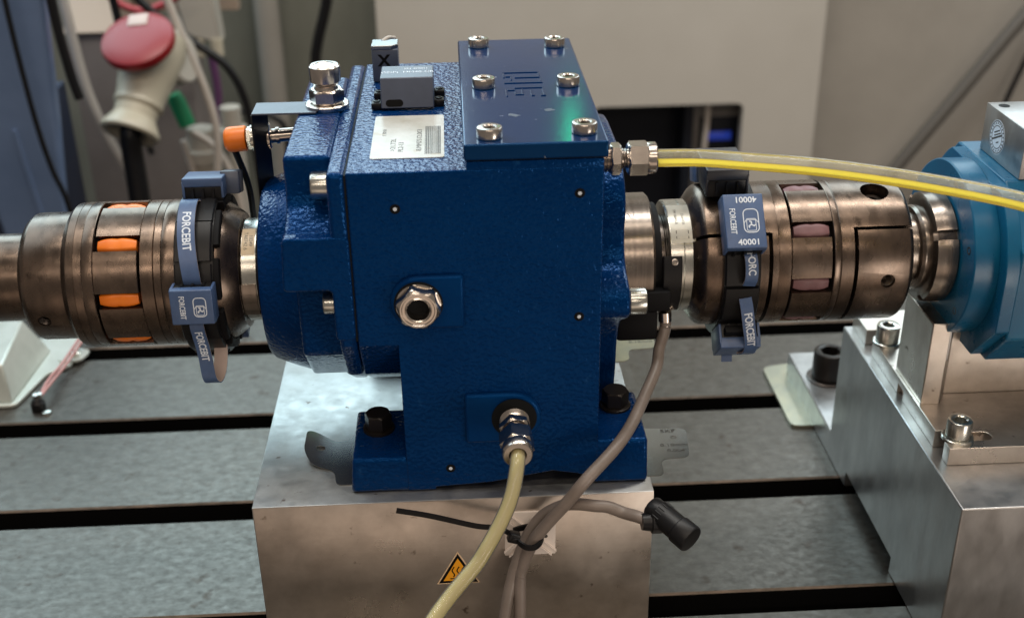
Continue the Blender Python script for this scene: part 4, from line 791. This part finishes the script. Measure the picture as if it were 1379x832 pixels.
b = new(); lathe(b, frame((-31.2, 137.0, 8.2), (1, -.3, .25), (0, 0, 1)), [(-1.6, 3.0), (.5, 3.1), (.8, 2.8), (.8, 0)], 40); finish('rear_collar', b, 'pipe_white', t)
q = Vector((-33.6, 136.0, 9.2))+d_.normalized()*8.8
b = new(); tube(b, [tuple(q), tuple(q+Vector((-.3, -.9, -1.6))), (-36.0, 129.2, -4), (-36.0, 129, -10), (-35.6, 129, -18), (-35.2, 129, -28)], 1.2); finish('power_cable', b, 'black_plastic', t)
def bgtube(nm, pts, r_, m, lb_, cat='cable', group='background cables'):
    b = new(); tube(b, pts, r_); tag(finish(nm, b, m), lb_, cat, group)
bgtube('black_cable', [(-38, 140, 17), (-33, 140, 11.5), (-29.5, 140, 8.8), (-26.5, 140, 6.2), (-24.8, 140, 2), (-24.2, 140, -5), (-23.8, 140, -14), (-23.6, 140, -24)], .5, 'black_plastic', 'black cable looping from the top over the red plug and down the wall')
bgtube('black_cable', [(-39.2, 141, 20), (-38.5, 141, 12), (-38.3, 141, 6)], .5, 'black_plastic', 'short black cable entering behind the left of the red cap')
bgtube('red_cable', [(-41.5, 146, 16), (-40, 146, 13), (-37, 146, 11.6), (-34, 146, 12.4), (-31, 146, 14)], .45, 'cable_red', 'red looped cable above the red cap')
bgtube('pale_cable', [(-32.8, 138, 18), (-30.6, 138, 10), (-28.9, 138, 4), (-28.2, 138, -1), (-28.7, 138, -6), (-30, 138, -12), (-30.5, 138, -24)], .48, 'cable_light', 'pale cable dropping right beside the cream plug')
bgtube('pale_cable', [(-44.5, 141, 18), (-43.6, 141, 5), (-42, 141, -2), (-39.8, 141, -9), (-38.5, 141, -22)], .6, 'cable_light', 'pale beige hose between the blue door and the taupe box')
bgtube('pale_cable', [(-31.5, 140, -1.6), (-29.5, 140, -3.2), (-27.9, 140, -6), (-26.8, 140, -11), (-26.5, 140, -22)], .4, 'cable_light', 'thin pale cable curving below the green piece')
bgtube('pale_cable', [(-33, 141, -3), (-32.0, 141, -8), (-29.8, 141, -14), (-29.2, 141, -24)], .4, 'cable_light', 'pale cable curving down next to the black power cable')
bgtube('purple_cable', [(-29.3, 146, 6), (-29.1, 146, 1), (-30, 146, -5)], .5, 'cable_purple', 'short purple cable under the white duct end')
bgtube('black_cable', [(-41, 148, 3), (-39.8, 148, -2), (-38.8, 148, -7)], .4, 'black_plastic', 'short black cable in front of the taupe box')
bgtube('black_cable', [(-30, 150, -2.5), (-26, 150, -2.5), (-23, 150, -3.4), (-21.8, 150, -6), (-22.3, 150, -16)], .4, 'black_plastic', 'thin black cable running sideways behind the white pipes')
t = thing('wall_duct', 'white rectangular duct ending above the white pipes', 'duct', (-32, 152, 12))
b = new(); prism(b, [(-36.5, 30), (-30.2, 30), (-28.8, 6.2), (-33, 7.5)], 'y', 150, 154); finish('duct_body', b, 'pipe_white', t, bev=.3)
for x in (-31.6, -29.4):
    b = new(); lathe(b, frame((x, 150.5, 4.6), (0, 0, 1)), [(0, .5), (.3, .8), (2.4, .8)], 20); finish('duct_nipple', b, 'plug_cream', t)
b = new(); lathe(b, frame((-32.6, 142, -.8), (-.3, 0, 1)), [(-.6, 1.0), (2.6, 1.0), (3.4, .8)], 24); tag(finish('green_sleeve', b, 'green_plastic'), 'green plastic sleeve beside the cream plug', 'sleeve')
for x, r_, z1, lb_ in ((-31.2, 1.7, -2.2, 'wide white pipe with collar under the green sleeve'), (-27.3, 1.25, 0.4, 'white pipe with clamp, right of the wide one')):
    t = thing('white_pipe', lb_, 'pipe', (x, 143, -40), 'white pipes on the wall')
    b = new(); lathe(b, frame((x, 143, -40), (0.0, 0, 1)), [(0, r_), (40+z1, r_)], 28); finish('pipe_body', b, 'pipe_white', t)
    b = new(); lathe(b, frame((x, 143, z1-4.2), (0, 0, 1)), [(0, r_), (.2, r_+.55), (1.6, r_+.6), (1.8, r_)], 28); box(b, x-.6, x+2.0, 142.6, 144, z1-3.9, z1-2.8, .2); finish('pipe_clamp', b, 'pipe_white', t)
